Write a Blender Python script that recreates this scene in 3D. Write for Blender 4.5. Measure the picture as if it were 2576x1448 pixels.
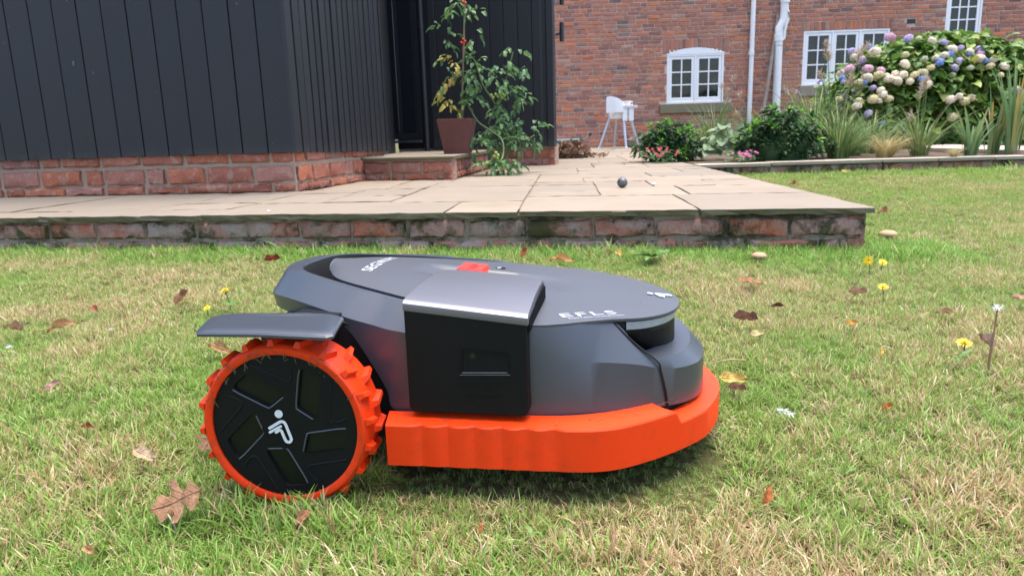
import bpy, math, random
import numpy as np
from math import radians, sin, cos, pi
from mathutils import Vector, Matrix

for o in list(bpy.data.objects):
    bpy.data.objects.remove(o, do_unlink=True)
S = bpy.context.scene
COL = S.collection
random.seed(7)
RNG = np.random.default_rng(11)

# ------------------------------------------------------------------ camera, sky, sun, exposure
FPX = 1799.0                      # focal length in pixels of a 2575 x 1448 view
PITCH, ROLL, CAM_H = radians(11.97), radians(1.78), 0.44
cam = bpy.data.cameras.new('camera')
cam_ob = bpy.data.objects.new('camera', cam)
COL.objects.link(cam_ob)
S.camera = cam_ob
cam.sensor_width = 36.0
cam.lens = 36.0 * FPX / 2575.0
cam.clip_start, cam.clip_end = 0.02, 400.0
_f = np.array([0, cos(PITCH), -sin(PITCH)])
_u0 = np.array([0, sin(PITCH), cos(PITCH)])
_r0 = np.array([1.0, 0, 0])
RT = cos(ROLL) * _r0 - sin(ROLL) * _u0
UP = sin(ROLL) * _r0 + cos(ROLL) * _u0
cam_ob.matrix_world = Matrix(((RT[0], UP[0], -_f[0], 0), (RT[1], UP[1], -_f[1], 0), (RT[2], UP[2], -_f[2], CAM_H), (0, 0, 0, 1)))
cam.dof.use_dof = True
cam.dof.focus_distance = 0.98
cam.dof.aperture_fstop = 15.0

SUN_EL, SUN_AZ = radians(80), radians(60)       # azimuth clockwise from +Y: high, a little to the right
world = bpy.data.worlds.new('World')
S.world = world
world.use_nodes = True
wn = world.node_tree.nodes
sky = wn.new('ShaderNodeTexSky')
sky.sky_type = 'NISHITA'
sky.sun_disc = False
sky.sun_elevation, sky.sun_rotation = SUN_EL, SUN_AZ
sky.air_density, sky.dust_density, sky.ozone_density = 0.8, 3.0, 0.3
wn['Background'].inputs['Strength'].default_value = 0.15
world.node_tree.links.new(sky.outputs[0], wn['Background'].inputs['Color'])
sun = bpy.data.lights.new('sun', 'SUN')
sun.energy, sun.angle, sun.color = 1.5, radians(50), (1.0, 0.96, 0.89)
sun_ob = bpy.data.objects.new('sun', sun)
COL.objects.link(sun_ob)
sun_ob.location = (0, 0, 8)
_sd = Vector((sin(SUN_AZ) * cos(SUN_EL), cos(SUN_AZ) * cos(SUN_EL), sin(SUN_EL)))
sun_ob.rotation_euler = (-_sd).to_track_quat('-Z', 'Y').to_euler()
S.view_settings.view_transform = 'Standard'
S.view_settings.look = 'None'
S.view_settings.exposure = 1.78
S.view_settings.gamma = 1.0
S.view_settings.use_curve_mapping = False
S.cycles.max_bounces = 6
S.cycles.transparent_max_bounces = 8

# ------------------------------------------------------------------ helpers
def ray(x, y):
    return _f + (x - 1287.5) / FPX * RT - (y - 724.0) / FPX * UP
CO = np.array([0, 0, CAM_H])
def at(x, y, z=0.0):
    d = ray(x, y)
    return CO + d * ((z - CAM_H) / d[2])
def atp(x, y, p, n):
    d = ray(x, y)
    return CO + d * (np.dot(np.array(p) - CO, n) / np.dot(d, n))

def meta(o, label=None, cat=None, group=None, kind=None, color=None):
    if label: o['label'] = label
    if cat: o['category'] = cat
    if group: o['group'] = group
    if kind: o['kind'] = kind
    if color is not None: o.color = (*color, 1.0)
    return o
def empty(name, loc=(0, 0, 0), rz=0.0, label=None, cat=None, group=None, kind=None):
    o = bpy.data.objects.new(name, None)
    COL.objects.link(o)
    o.location, o.rotation_euler = loc, (0, 0, rz)
    o.empty_display_size = 0.05
    return meta(o, label, cat, group, kind)
def mesh(name, v, f, m=None, smooth=None):
    me = bpy.data.meshes.new(name)
    me.from_pydata([tuple(map(float, p)) for p in v], [], [tuple(map(int, q)) for q in f])
    if m is not None: me.materials.append(m)
    if smooth is not None:
        me.shade_smooth()
        me.set_sharp_from_angle(angle=radians(smooth))
    me.update()
    return me
def put(name, me, parent=None, loc=(0, 0, 0), rot=(0, 0, 0), sc=(1, 1, 1), **k):
    o = bpy.data.objects.new(name, me)
    COL.objects.link(o)
    o.parent = parent
    o.location, o.rotation_euler, o.scale = loc, rot, sc
    return meta(o, **k)
def obj(name, v, f, m=None, parent=None, smooth=None, **k):
    return put(name, mesh(name, v, f, m, smooth), parent, **k)
class MB:
    def __init__(s): s.v, s.f = [], []
    def add(s, v, f):
        n = len(s.v); s.v += [tuple(p) for p in v]; s.f += [tuple(i + n for i in q) for q in f]; return s
    def box(s, a, b):
        (x0, y0, z0), (x1, y1, z1) = a, b
        return s.add([(x0,y0,z0),(x1,y0,z0),(x1,y1,z0),(x0,y1,z0),(x0,y0,z1),(x1,y0,z1),(x1,y1,z1),(x0,y1,z1)],
                     [(0,3,2,1),(4,5,6,7),(0,1,5,4),(1,2,6,5),(2,3,7,6),(3,0,4,7)])
    def cbox(s, a, b, c=0.003):
        """box with chamfered edges"""
        a, b = np.array(a, float), np.array(b, float); m, h = (a + b) / 2, (b - a) / 2
        v, idx = [], {}
        for sx in (-1, 1):
            for sy in (-1, 1):
                for sz in (-1, 1):
                    sg = np.array([sx, sy, sz])
                    for ax in range(3):
                        e = h - c; e[ax] = h[ax]
                        idx[sx, sy, sz, ax] = len(v); v.append(m + sg * e)
        f = []
        for ax in range(3):
            o1, o2 = (ax + 1) % 3, (ax + 2) % 3
            for sg in (-1, 1):
                q = []
                for (p1, p2) in ((-1,-1),(1,-1),(1,1),(-1,1)):
                    k = [0,0,0]; k[ax], k[o1], k[o2] = sg, p1, p2; q.append(idx[(*k, ax)])
                f.append(q if sg > 0 else q[::-1])
        for ax in range(3):
            o1, o2 = (ax + 1) % 3, (ax + 2) % 3
            for p1 in (-1, 1):
                for p2 in (-1, 1):
                    def I(t, fx):
                        k = [0,0,0]; k[ax], k[o1], k[o2] = t, p1, p2; return idx[(*k, fx)]
                    q = [I(-1, o1), I(1, o1), I(1, o2), I(-1, o2)]
                    f.append(q if p1 * p2 > 0 else q[::-1])
        for sx in (-1, 1):
            for sy in (-1, 1):
                for sz in (-1, 1):
                    q = [idx[sx, sy, sz, a_] for a_ in range(3)]
                    f.append(q if sx * sy * sz > 0 else q[::-1])
        return s.add(v, f)
    def tube(s, pts, r, n=8, cap=True):
        pts = [np.array(p, float) for p in pts]; rs = r if hasattr(r, '__len__') else [r] * len(pts)
        rings = []
        t0 = pts[1] - pts[0]; ref = np.array([0, 0, 1.0]) if abs(t0[2]) < .9 * np.linalg.norm(t0) else np.array([1.0, 0, 0])
        for i, p in enumerate(pts):
            t = pts[min(i + 1, len(pts) - 1)] - pts[max(i - 1, 0)]; t = t / (np.linalg.norm(t) + 1e-9)
            a = np.cross(t, ref); a /= np.linalg.norm(a) + 1e-9; b = np.cross(t, a)
            rings.append([p + rs[i] * (cos(2*pi*k/n) * a + sin(2*pi*k/n) * b) for k in range(n)])
        n0 = len(s.v)
        for q in rings: s.v += [tuple(p) for p in q]
        for i in range(len(rings) - 1):
            for k in range(n):
                s.f.append((n0+i*n+k, n0+i*n+(k+1)%n, n0+(i+1)*n+(k+1)%n, n0+(i+1)*n+k))
        if cap:
            s.f.append(tuple(n0 + k for k in range(n))[::-1]); s.f.append(tuple(n0 + (len(rings)-1)*n + k for k in range(n)))
        return s
    def loft(s, rings, closed=True, cap0=False, cap1=False):
        n0, n = len(s.v), len(rings[0])
        for q in rings: s.v += [tuple(p) for p in q]
        m = n if closed else n - 1
        for i in range(len(rings) - 1):
            for k in range(m):
                s.f.append((n0+i*n+k, n0+i*n+(k+1)%n, n0+(i+1)*n+(k+1)%n, n0+(i+1)*n+k))
        if cap0: s.f.append(tuple(n0 + k for k in range(n))[::-1])
        if cap1: s.f.append(tuple(n0 + (len(rings)-1)*n + k for k in range(n)))
        return s
    def obj(s, name, m=None, parent=None, smooth=None, **k):
        return obj(name, s.v, s.f, m, parent, smooth, **k)
    def mesh(s, name, m=None, smooth=None): return mesh(name, s.v, s.f, m, smooth)

def crom(pts, sub):
    """Catmull-Rom through the points"""
    P = np.array(pts, float); P = np.vstack([2*P[0]-P[1], P, 2*P[-1]-P[-2]]); out = []
    for i in range(1, len(P) - 2):
        for k in range(sub):
            t = k / sub
            out.append(.5*((2*P[i]) + (P[i+1]-P[i-1])*t + (2*P[i-1]-5*P[i]+4*P[i+1]-P[i+2])*t*t + (3*P[i]-P[i-1]-3*P[i+1]+P[i+2])*t**3))
    out.append(P[-2]); return np.array(out)
def vnoise(x, y, seed=0):
    x, y = np.asarray(x, float), np.asarray(y, float)
    xi, yi = np.floor(x).astype(int), np.floor(y).astype(int); fx, fy = x - xi, y - yi
    fx, fy = fx*fx*(3-2*fx), fy*fy*(3-2*fy)
    def h(a, b):
        n = np.sin(a*127.1 + b*311.7 + seed*74.7) * 43758.5453; return n - np.floor(n)
    return (h(xi,yi)*(1-fx)+h(xi+1,yi)*fx)*(1-fy) + (h(xi,yi+1)*(1-fx)+h(xi+1,yi+1)*fx)*fy
def sstep(a, b, x):
    t = np.clip((np.asarray(x, float) - a) / (b - a), 0, 1); return t*t*(3-2*t)

# ------------------------------------------------------------------ materials
class NT:
    def __init__(s, name):
        s.m = bpy.data.materials.new(name); s.m.use_nodes = True; s.t = s.m.node_tree; s.n = s.t.nodes
        s.bsdf = s.n['Principled BSDF']; s.out = s.n['Material Output']
    def new(s, t, **k):
        n = s.n.new(t)
        for a, b in k.items(): setattr(n, a, b)
        return n
    def link(s, a, b): s.t.links.new(a, b)
    def setin(s, node, key, val):
        if hasattr(val, 'is_linked') or hasattr(val, 'links'): s.link(val, node.inputs[key])
        elif isinstance(val, tuple) and len(val) == 3: node.inputs[key].default_value = (*val, 1)
        else: node.inputs[key].default_value = val
    def coord(s, which='Object'): return s.new('ShaderNodeTexCoord').outputs[which]
    def pos(s): return s.new('ShaderNodeNewGeometry').outputs['Position']
    def noise(s, scale, detail=4, rough=.55, vec=None, dist=0, out='Fac'):
        n = s.new('ShaderNodeTexNoise'); n.inputs['Scale'].default_value = scale; n.inputs['Detail'].default_value = detail
        n.inputs['Roughness'].default_value = rough; n.inputs['Distortion'].default_value = dist
        if vec is not None: s.link(vec, n.inputs['Vector'])
        return n.outputs[out]
    def scalev(s, vec, sc):
        n = s.new('ShaderNodeMapping'); n.inputs['Scale'].default_value = sc; s.link(vec, n.inputs['Vector']); return n.outputs[0]
    def ramp(s, fac, stops, interp='LINEAR'):
        n = s.new('ShaderNodeValToRGB'); n.color_ramp.interpolation = interp; e = n.color_ramp.elements
        while len(e) < len(stops): e.new(0.5)
        for i, (p, c) in enumerate(stops):
            e[i].position = p; e[i].color = (*c, 1) if isinstance(c, tuple) else (c, c, c, 1)
        s.link(fac, n.inputs[0]); return n.outputs[0]
    def mix(s, fac, a, b, mode='MIX'):
        n = s.new('ShaderNodeMix', data_type='RGBA', blend_type=mode)
        for key, val in ((0, fac), (6, a), (7, b)):
            if hasattr(val, 'links'): s.link(val, n.inputs[key])
            elif isinstance(val, tuple): n.inputs[key].default_value = (*val, 1)
            else: n.inputs[key].default_value = val
        return n.outputs[2]
    def math(s, op, a, b=0.0, clamp=False):
        n = s.new('ShaderNodeMath', operation=op, use_clamp=clamp)
        for i, val in enumerate((a, b)):
            if hasattr(val, 'links'): s.link(val, n.inputs[i])
            else: n.inputs[i].default_value = val
        return n.outputs[0]
    def rnd(s):
        return s.math('FRACT', s.math('ADD', s.new('ShaderNodeObjectInfo').outputs['Random'], s.new('ShaderNodeNewGeometry').outputs['Random Per Island']))
    def bump(s, h, strength=.3, dist=.002):
        n = s.new('ShaderNodeBump'); n.inputs['Strength'].default_value = strength; n.inputs['Distance'].default_value = dist
        s.link(h, n.inputs['Height']); s.link(n.outputs[0], s.bsdf.inputs['Normal'])
    def done(s, base=None, rough=.6, metal=0.0, spec=.5, **k):
        if base is not None: s.setin(s.bsdf, 'Base Color', base)
        s.setin(s.bsdf, 'Roughness', rough); s.setin(s.bsdf, 'Metallic', metal); s.setin(s.bsdf, 'Specular IOR Level', spec)
        return s.m
def plain(name, c, rough=.5, metal=0.0, spec=.5, grain=0.0, scale=900, dirt=0.0):
    t = NT(name); base = c
    if grain or dirt:
        n = t.noise(7, 5, .6, t.coord())
        base = t.mix(t.ramp(n, [(.35, 0.0), (.75, 1.0)]), tuple(x * (1 - dirt) for x in c), tuple(min(1, x * (1 + dirt * .5)) for x in c))
    if grain: t.bump(t.noise(scale, 2, .5, t.coord()), grain, .0006)
    return t.done(base, rough, metal, spec)

M = {}
M['grey_plastic'] = plain('grey_plastic', (.035, .043, .057), .36, spec=.85, grain=.10, dirt=.08)
M['lid_plastic'] = plain('lid_plastic', (.050, .055, .066), .45, spec=.7, grain=.10, dirt=.08)
M['black_plastic'] = plain('black_plastic', (.0022, .0025, .003), .5, spec=.2, grain=.08)
M['dark_plastic'] = plain('dark_plastic', (.0038, .0043, .0050), .55, spec=.2, grain=.10)
M['matt_black'] = plain('matt_black', (.004, .004, .0045), .75)
M['pod_metal'] = plain('pod_metal', (.17, .166, .186), .38, .6, grain=.06)
def m_orange(name, c, dirt):
    t = NT(name); co = t.coord()
    n = t.noise(38, 6, .7, co); sp = t.ramp(t.noise(260, 3, .6, co), [(.66, 0.0), (.72, 1.0)])
    d = t.math('MULTIPLY', t.ramp(n, [(.52, 0.0), (.72, 1.0)]), dirt)
    base = t.mix(d, c, (.10, .045, .016)); base = t.mix(t.math('MULTIPLY', sp, dirt), base, (.05, .03, .015))
    t.bump(t.noise(700, 2, .5, co), .08, .0005)
    return t.done(base, .5, 0, .28)
M['orange'] = m_orange('orange_plastic', (.80, .047, .003), .22)
M['tyre_orange'] = m_orange('tyre_rubber', (.74, .040, .003), .6)
M['white_print'] = plain('white_print', (.62, .66, .68), .5)
M['pale_print'] = plain('pale_print', (.42, .43, .46), .5)
M['red_button'] = plain('red_button', (.75, .035, .02), .4)
M['red_ink'] = plain('red_ink', (.22, .012, .01), .5)
M['window_tint'] = plain('window_tint', (.0045, .0048, .0038), .4, spec=.3, dirt=.6)
M['camera_glass'] = plain('camera_glass', (.075, .077, .080), .25, spec=.6)
M['highlight_paint'] = plain('highlight_paint', (.10, .105, .11), .4)  # paler grey for a painted highlight on the bezel
M['lens'] = plain('lens', (.006, .007, .012), .06)
M['chrome'] = plain('chrome', (.75, .77, .8), .15, 1.0)
def m_lens_strip():
    t = NT('clear_strip'); n = t.noise(60, 3, .6, t.coord()); return t.done(t.mix(n, (.22, .25, .31), (.44, .48, .55)), .15, 0, .8)
M['strip'] = m_lens_strip()

def m_brick(name, stops, scale=1.0, moss=0.0, mortar_smear=.25, stain=0.0):
    t = NT(name); r = t.rnd(); p = t.pos()
    base = t.ramp(r, stops)
    n1 = t.noise(26 * scale, 6, .65, p); n2 = t.noise(95 * scale, 5, .7, p); n3 = t.noise(9 * scale, 4, .6, p)
    base = t.mix(t.math('MULTIPLY', t.ramp(n2, [(.45, 0.0), (.75, 1.0)]), .5), base, (.085, .040, .030))
    base = t.mix(t.math('MULTIPLY', t.ramp(n1, [(.52, 0.0), (.70, 1.0)]), mortar_smear), base, (.42, .33, .27))
    if stain:
        base = t.mix(t.math('MULTIPLY', t.ramp(n3, [(.46, 0.0), (.62, 1.0)]), stain * .8), base, (.34, .285, .245))
        n5 = t.noise(6.5 * scale, 6, .75, p)
        base = t.mix(t.math('MULTIPLY', t.ramp(n5, [(.55, 0.0), (.64, 1.0)]), stain), base, (.024, .020, .015))
    if moss:
        n4 = t.noise(7.7 * scale, 7, .75, p, .6)
        base = t.mix(t.math('MULTIPLY', t.ramp(n4, [(.50, 0.0), (.60, 1.0)]), moss), base, (.040, .046, .014))
    t.bump(t.math('ADD', t.math('MULTIPLY', n1, .6), n2), .85, .006 / scale if scale > 1 else .006)
    return t.done(base, .88, 0, .25)
RED = [(0.0, (.22, .085, .060)), (.22, (.36, .125, .075)), (.45, (.36, .175, .135)), (.62, (.44, .145, .075)), (.8, (.31, .12, .085)), (.93, (.24, .13, .11)), (1.0, (.10, .065, .06))]
HOUSE = [(0.0, (.24, .120, .105)), (.18, (.35, .160, .125)), (.36, (.42, .190, .138)), (.55, (.48, .180, .105)), (.72, (.37, .170, .135)), (.86, (.56, .195, .095)), (.95, (.42, .26, .20)), (1.0, (.15, .108, .110))]
OLD = [(0.0, (.30, .15, .11)), (.3, (.38, .155, .105)), (.55, (.38, .24, .20)), (.8, (.42, .135, .075)), (1.0, (.31, .20, .165))]
M['brick_house'] = m_brick('house_brick', HOUSE, .5, mortar_smear=.30)
M['brick_red'] = m_brick('red_brick', RED, .8, mortar_smear=.6)
M['brick_old'] = m_brick('old_brick', OLD, .8, moss=.9, mortar_smear=.4, stain=.95)
def m_mortar(name, c, moss=0.0):
    t = NT(name); p = t.pos(); n = t.noise(60, 5, .7, p)
    base = t.mix(n, tuple(x * .75 for x in c), tuple(x * 1.15 for x in c))
    if moss:
        n4 = t.noise(6, 7, .75, p); base = t.mix(t.math('MULTIPLY', t.ramp(n4, [(.45, 0.0), (.6, 1.0)]), moss), base, (.035, .036, .016))
    t.bump(n, .6, .004); return t.done(base, .95, 0, .2)
M['mortar'] = m_mortar('lime_mortar', (.36, .275, .205))
M['mortar_house'] = m_mortar('house_mortar', (.60, .48, .40))
M['mortar_old'] = m_mortar('old_mortar', (.29, .235, .175), .9)
M['joint'] = m_mortar('joint_sand', (.20, .155, .11))
def m_stone(name, c, edge=False):
    t = NT(name); r = t.rnd(); p = t.pos()
    n1 = t.noise(3.2, 6, .62, p); n2 = t.noise(55, 5, .7, p); n3 = t.noise(11, 5, .6, t.scalev(p, (1, 3, 1)))
    base = t.mix(r, tuple(x * .80 for x in c), (c[0] * 1.08, c[1] * 1.02, c[2] * .96))
    base = t.mix(t.math('MULTIPLY', t.ramp(n1, [(.4, 0.0), (.72, 1.0)]), .55), base, (c[0] * .68, c[1] * .66, c[2] * .58))
    base = t.mix(t.math('MULTIPLY', t.ramp(n3, [(.5, 0.0), (.75, 1.0)]), .25), base, (c[0] * .85, c[1] * .74, c[2] * .58))
    base = t.mix(t.math('MULTIPLY', t.ramp(n2, [(.55, 0.0), (.8, 1.0)]), .25), base, tuple(x * .6 for x in c))
    # algae and dirt live on the split vertical edges
    nz = t.new('ShaderNodeSeparateXYZ'); t.link(t.new('ShaderNodeNewGeometry').outputs['True Normal'], nz.inputs[0])
    side = t.ramp(t.math('ABSOLUTE', nz.outputs[2]), [(.35, 1.0), (.7, 0.0)])
    gr = t.ramp(t.noise(9, 6, .7, p), [(.3, (.075, .082, .035)), (.5, (.12, .115, .065)), (.7, (.05, .048, .028))])
    base = t.mix(t.math('MULTIPLY', side, .88 if edge else .4), base, gr)
    t.bump(t.math('ADD', n2, t.math('MULTIPLY', n3, .8)), .35, .003)
    return t.done(base, .85, 0, .3)
M['slab'] = m_stone('sandstone', (.265, .224, .178), True)
M['coping'] = m_stone('coping_stone', (.44, .385, .33))
M['sill_stone'] = m_stone('sill_stone', (.30, .26, .19))
def m_board():
    t = NT('black_boards'); r = t.rnd(); p = t.pos()
    n = t.noise(14, 5, .6, t.scalev(p, (6, 6, .5))); n2 = t.noise(17, 6, .7, p)
    base = t.mix(r, (.0115, .0132, .0168), (.0155, .0172, .0208))
    base = t.mix(t.math('MULTIPLY', t.ramp(n2, [(.66, 0.0), (.78, 1.0)]), .25), base, (.06, .062, .066))
    n3 = t.noise(34, 3, .5, t.scalev(p, (1, 1, .45))); base = t.mix(t.ramp(n3, [(.735, 0.0), (.77, .55)]), base, (.20, .20, .21))
    sp = t.new('ShaderNodeSeparateXYZ'); t.link(p, sp.inputs[0]); n4 = t.noise(9, 6, .7, p)
    dust = t.math('MULTIPLY', t.ramp(t.math('ADD', sp.outputs[2], t.math('MULTIPLY', n4, .12)), [(.42, .55), (.50, 0.0)]), t.ramp(n4, [(.4, 0.0), (.65, 1.0)]))
    base = t.mix(dust, base, (.075, .07, .066))
    t.bump(n, .25, .003); return t.done(base, .5, 0, .45)
M['board'] = m_board()
M['frame_black'] = plain('frame_black', (.012, .014, .018), .45, grain=.05)
M['white_frame'] = plain('white_frame', (.80, .81, .83), .35)
M['white_pipe'] = plain('white_pipe', (.78, .79, .80), .4, dirt=.06)
M['white_chair'] = plain('white_chair', (.78, .79, .83), .35)
M['aluminium'] = plain('aluminium', (.55, .56, .62), .35, .6)
def m_glass():
    t = NT('pane_glass'); n = t.noise(3.0, 4, .6, t.pos()); 
    return t.done(t.ramp(n, [(.35, (.010, .011, .012)), (.6, (.022, .026, .020)), (.75, (.05, .045, .045))]), .04, 0, .5)
M['glass'] = m_glass()
M['door_glass'] = plain('door_glass', (.008, .010, .014), .06)
M['corten'] = plain('corten', (.13, .042, .034), .6, grain=.15, scale=300, dirt=.25)
M['wood'] = plain('weathered_wood', (.30, .25, .22), .8, grain=.3, scale=120, dirt=.3)
M['cane'] = plain('cane', (.24, .14, .10), .7)
M['teal'] = plain('teal_metal', (.10, .16, .17), .5, dirt=.2)
M['steel'] = plain('brushed_steel', (.13, .14, .15), .5, .8, dirt=.4)
M['soil'] = m_mortar('soil', (.10, .075, .05))

def leafmat(name, stops, use_color=False, trans=.3, rough=.5, veins=False):
    t = NT(name); p = t.coord()
    if use_color:
        base = t.new('ShaderNodeObjectInfo').outputs['Color']
        n = t.noise(40 if not veins else 4.5, 6, .65, p); base = t.mix(t.ramp(n, [(.38, 0.0), (.72, .8)]), base, t.mix(1.0, base, (.52, .42, .36), 'MULTIPLY'))
        if veins:
            sp = t.new('ShaderNodeSeparateXYZ'); t.link(p, sp.inputs[0]); ay = t.math('ABSOLUTE', sp.outputs[1])
            sv = t.math('FRACT', t.math('MULTIPLY', t.math('SUBTRACT', sp.outputs[0], t.math('MULTIPLY', ay, .9)), 7.0))
            vn = t.math('MAXIMUM', t.ramp(sv, [(.0, .55), (.10, 0.0)]), t.ramp(ay, [(.008, .8), (.02, 0.0)]))
            base = t.mix(vn, base, t.mix(1.0, base, (.45, .38, .30), 'MULTIPLY'))
            n3 = t.noise(13, 4, .7, p); base = t.mix(t.ramp(n3, [(.62, 0.0), (.72, .6)]), base, (.10, .05, .03)); t.bump(t.math('ADD', n, vn), .5, .03)
    else: base = t.ramp(t.rnd(), stops)
    t.done(base, rough, 0, .35)
    tr = t.new('ShaderNodeBsdfTranslucent'); t.setin(tr, 'Color', base)
    ms = t.new('ShaderNodeMixShader'); ms.inputs[0].default_value = trans
    t.link(t.bsdf.outputs[0], ms.inputs[1]); t.link(tr.outputs[0], ms.inputs[2]); t.link(ms.outputs[0], t.out.inputs['Surface'])
    return t.m
M['leaf_hyd'] = leafmat('hydrangea_leaf', [(0, (.075, .16, .030)), (.4, (.12, .23, .045)), (.75, (.18, .29, .06)), (.92, (.26, .33, .07)), (1, (.32, .33, .09))])
M['leaf_tom'] = leafmat('tomato_leaf', [(0, (.055, .13, .055)), (.5, (.10, .21, .08)), (1, (.16, .27, .09))])
M['leaf_yel'] = leafmat('yellow_leaf', [(0, (.20, .24, .05)), (.5, (.36, .34, .07)), (.85, (.40, .32, .07)), (1, (.38, .22, .07))])
M['leaf_dark'] = leafmat('dark_shrub_leaf', [(0, (.022, .058, .022)), (.5, (.040, .095, .032)), (1, (.065, .135, .042))])
M['leaf_tip'] = leafmat('shrub_tip_leaf', [(0, (.12, .30, .04)), (1, (.20, .42, .06))])
M['leaf_pale'] = leafmat('pale_leaf', [(0, (.14, .22, .11)), (.5, (.22, .30, .17)), (1, (.10, .18, .07))])
M['blade_green'] = leafmat('blade_green', [(0, (.07, .14, .03)), (.5, (.13, .22, .06)), (.85, (.22, .28, .10)), (1, (.34, .30, .15))])
M['blade_gold'] = leafmat('blade_gold', [(0, (.30, .24, .09)), (.5, (.44, .36, .16)), (1, (.52, .45, .24))])
M['blade_iris'] = leafmat('blade_iris', [(0, (.12, .22, .08)), (.65, (.20, .31, .14)), (.88, (.32, .36, .13)), (.96, (.45, .30, .08)), (1, (.28, .14, .06))])
M['plume'] = leafmat('plume', [(0, (.40, .26, .20)), (.5, (.48, .36, .26)), (1, (.55, .46, .34))])
M['petal'] = leafmat('petal', None, True, .25, .6)
M['dry_leaf'] = leafmat('dry_leaf', None, True, .15, .62, True)
M['litter'] = leafmat('heap_leaf', [(0, (.16, .085, .05)), (.5, (.28, .16, .10)), (1, (.36, .23, .15))], trans=.1)
M['stem'] = plain('stem', (.10, .16, .05), .6)
M['tomato_green'] = plain('tomato_green', (.24, .34, .06), .3)
M['tomato_red'] = plain('tomato_red', (.45, .03, .015), .3)
def m_grass():
    t = NT('grass_blades')
    dry = t.new('ShaderNodeAttribute', attribute_type='INSTANCER', attribute_name='dry').outputs['Fac']
    tone = t.new('ShaderNodeAttribute', attribute_type='INSTANCER', attribute_name='tone').outputs['Fac']
    rnd = t.new('ShaderNodeAttribute', attribute_type='GEOMETRY', attribute_name='rnd').outputs['Fac']
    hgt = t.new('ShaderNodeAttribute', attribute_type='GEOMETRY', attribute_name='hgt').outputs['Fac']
    r2 = t.math('FRACT', t.math('ADD', t.math('MULTIPLY', rnd, 7.31), tone))
    green = t.ramp(r2, [(0, (.095, .225, .036)), (.35, (.155, .320, .048)), (.7, (.24, .41, .075)), (1, (.37, .49, .16))])
    green = t.mix(t.math('MULTIPLY', tone, .5), green, (.32, .38, .075))
    straw = t.ramp(r2, [(0, (.33, .21, .10)), (.4, (.48, .34, .17)), (.8, (.60, .48, .27)), (1, (.74, .64, .44))])
    isdry = t.ramp(t.math('SUBTRACT', dry, rnd), [(.48, 0.0), (.52, 1.0)])
    isdry = t.math('GREATER_THAN', dry, rnd)
    base = t.mix(isdry, green, straw)
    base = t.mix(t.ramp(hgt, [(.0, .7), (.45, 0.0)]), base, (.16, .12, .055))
    t.done(base, .5, 0, .35)
    tr = t.new('ShaderNodeBsdfTranslucent'); t.setin(tr, 'Color', base)
    ms = t.new('ShaderNodeMixShader'); ms.inputs[0].default_value = .35
    t.link(t.bsdf.outputs[0], ms.inputs[1]); t.link(tr.outputs[0], ms.inputs[2]); t.link(ms.outputs[0], t.out.inputs['Surface'])
    return t.m
M['grass'] = m_grass()
def m_lawn():
    t = NT('lawn_soil'); p = t.pos(); n = t.noise(2.2, 5, .6, p); n2 = t.noise(120, 4, .7, p)
    base = t.mix(t.ramp(n, [(.35, 0.0), (.65, 1.0)]), (.085, .105, .030), (.17, .13, .065))
    base = t.mix(t.ramp(n2, [(.4, 0.0), (.7, 1.0)]), base, (.05, .045, .02)); t.bump(n2, .8, .01)
    return t.done(base, .95, 0, .1)
M['lawn'] = m_lawn()
# ------------------------------------------------------------------ lawn, patio frame of reference
HP = .157                                     # patio top
C0 = at(2207, 522, HP)
D1 = np.array([.982, -.188, 0]); D1 /= np.linalg.norm(D1)
N1 = np.array([-D1[1], D1[0], 0]); D2 = N1 - .11 * D1
def puv(u, v, z=HP): p = C0 + u * D1 + v * D2; return np.array([p[0], p[1], z])
def to_uv(x, y):
    a = np.array([[D1[0], D2[0]], [D1[1], D2[1]]]); return np.linalg.solve(a, np.array([x - C0[0], y - C0[1]]))
def lawn_z(x, y): return .045 * sstep(2.9, 6.2, y)
gx = np.concatenate([np.linspace(-40, -6, 12), np.linspace(-5, 8, 40), np.linspace(9, 45, 12)]); gy = np.concatenate([np.linspace(-30, -1, 12), np.linspace(-.5, 9, 44), np.linspace(10, 60, 14)])
V = [(x, y, float(lawn_z(x, y)) - .004) for y in gy for x in gx]; n = len(gx)
lawn = obj('lawn', V, [(j*n+i, j*n+i+1, (j+1)*n+i+1, (j+1)*n+i) for j in range(len(gy)-1) for i in range(n-1)], M['lawn'], kind='structure')
# ------------------------------------------------------------------ robot mower
YAW = radians(-11); MO = np.array([-.278, .804, 0.0])
EX = np.array([cos(YAW), sin(YAW), 0]); EY = np.array([-sin(YAW), cos(YAW), 0])
mower = empty('robot_mower', MO, YAW, 'large grey and orange robot lawn mower standing on the grass', 'lawn mower')
YC = .295
def loc(w): d = np.array(w) - MO; return np.array([d @ EX, d @ EY, d[2]])
def on_y(px, py, y): return loc(atp(px, py, MO + y * EY, EY))
def zc(x): return .2565 - .095 * x - .05 * x * x
LIDW = np.array([(-.055, 0), (-.050, .030), (-.036, .055), (-.02, .080), (.003, .100), (.05, .122), (.107, .145), (.17, .166), (.23, .184), (.285, .193),
                 (.315, .186), (.345, .167), (.38, .143), (.41, .124), (.43, .106), (.449, .080), (.461, .054), (.468, .028), (.471, 0)])
LK = np.array([(-.06, .008), (.1, .0105), (.28, .0135), (.315, .0095), (.345, .007), (.38, .0045), (.43, .0028), (.47, .0015)])
_lx = np.concatenate([crom(LIDW, 4)])
def lid_w(x): return max(0.0, float(np.interp(x, _lx[:, 0], _lx[:, 1])))
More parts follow.
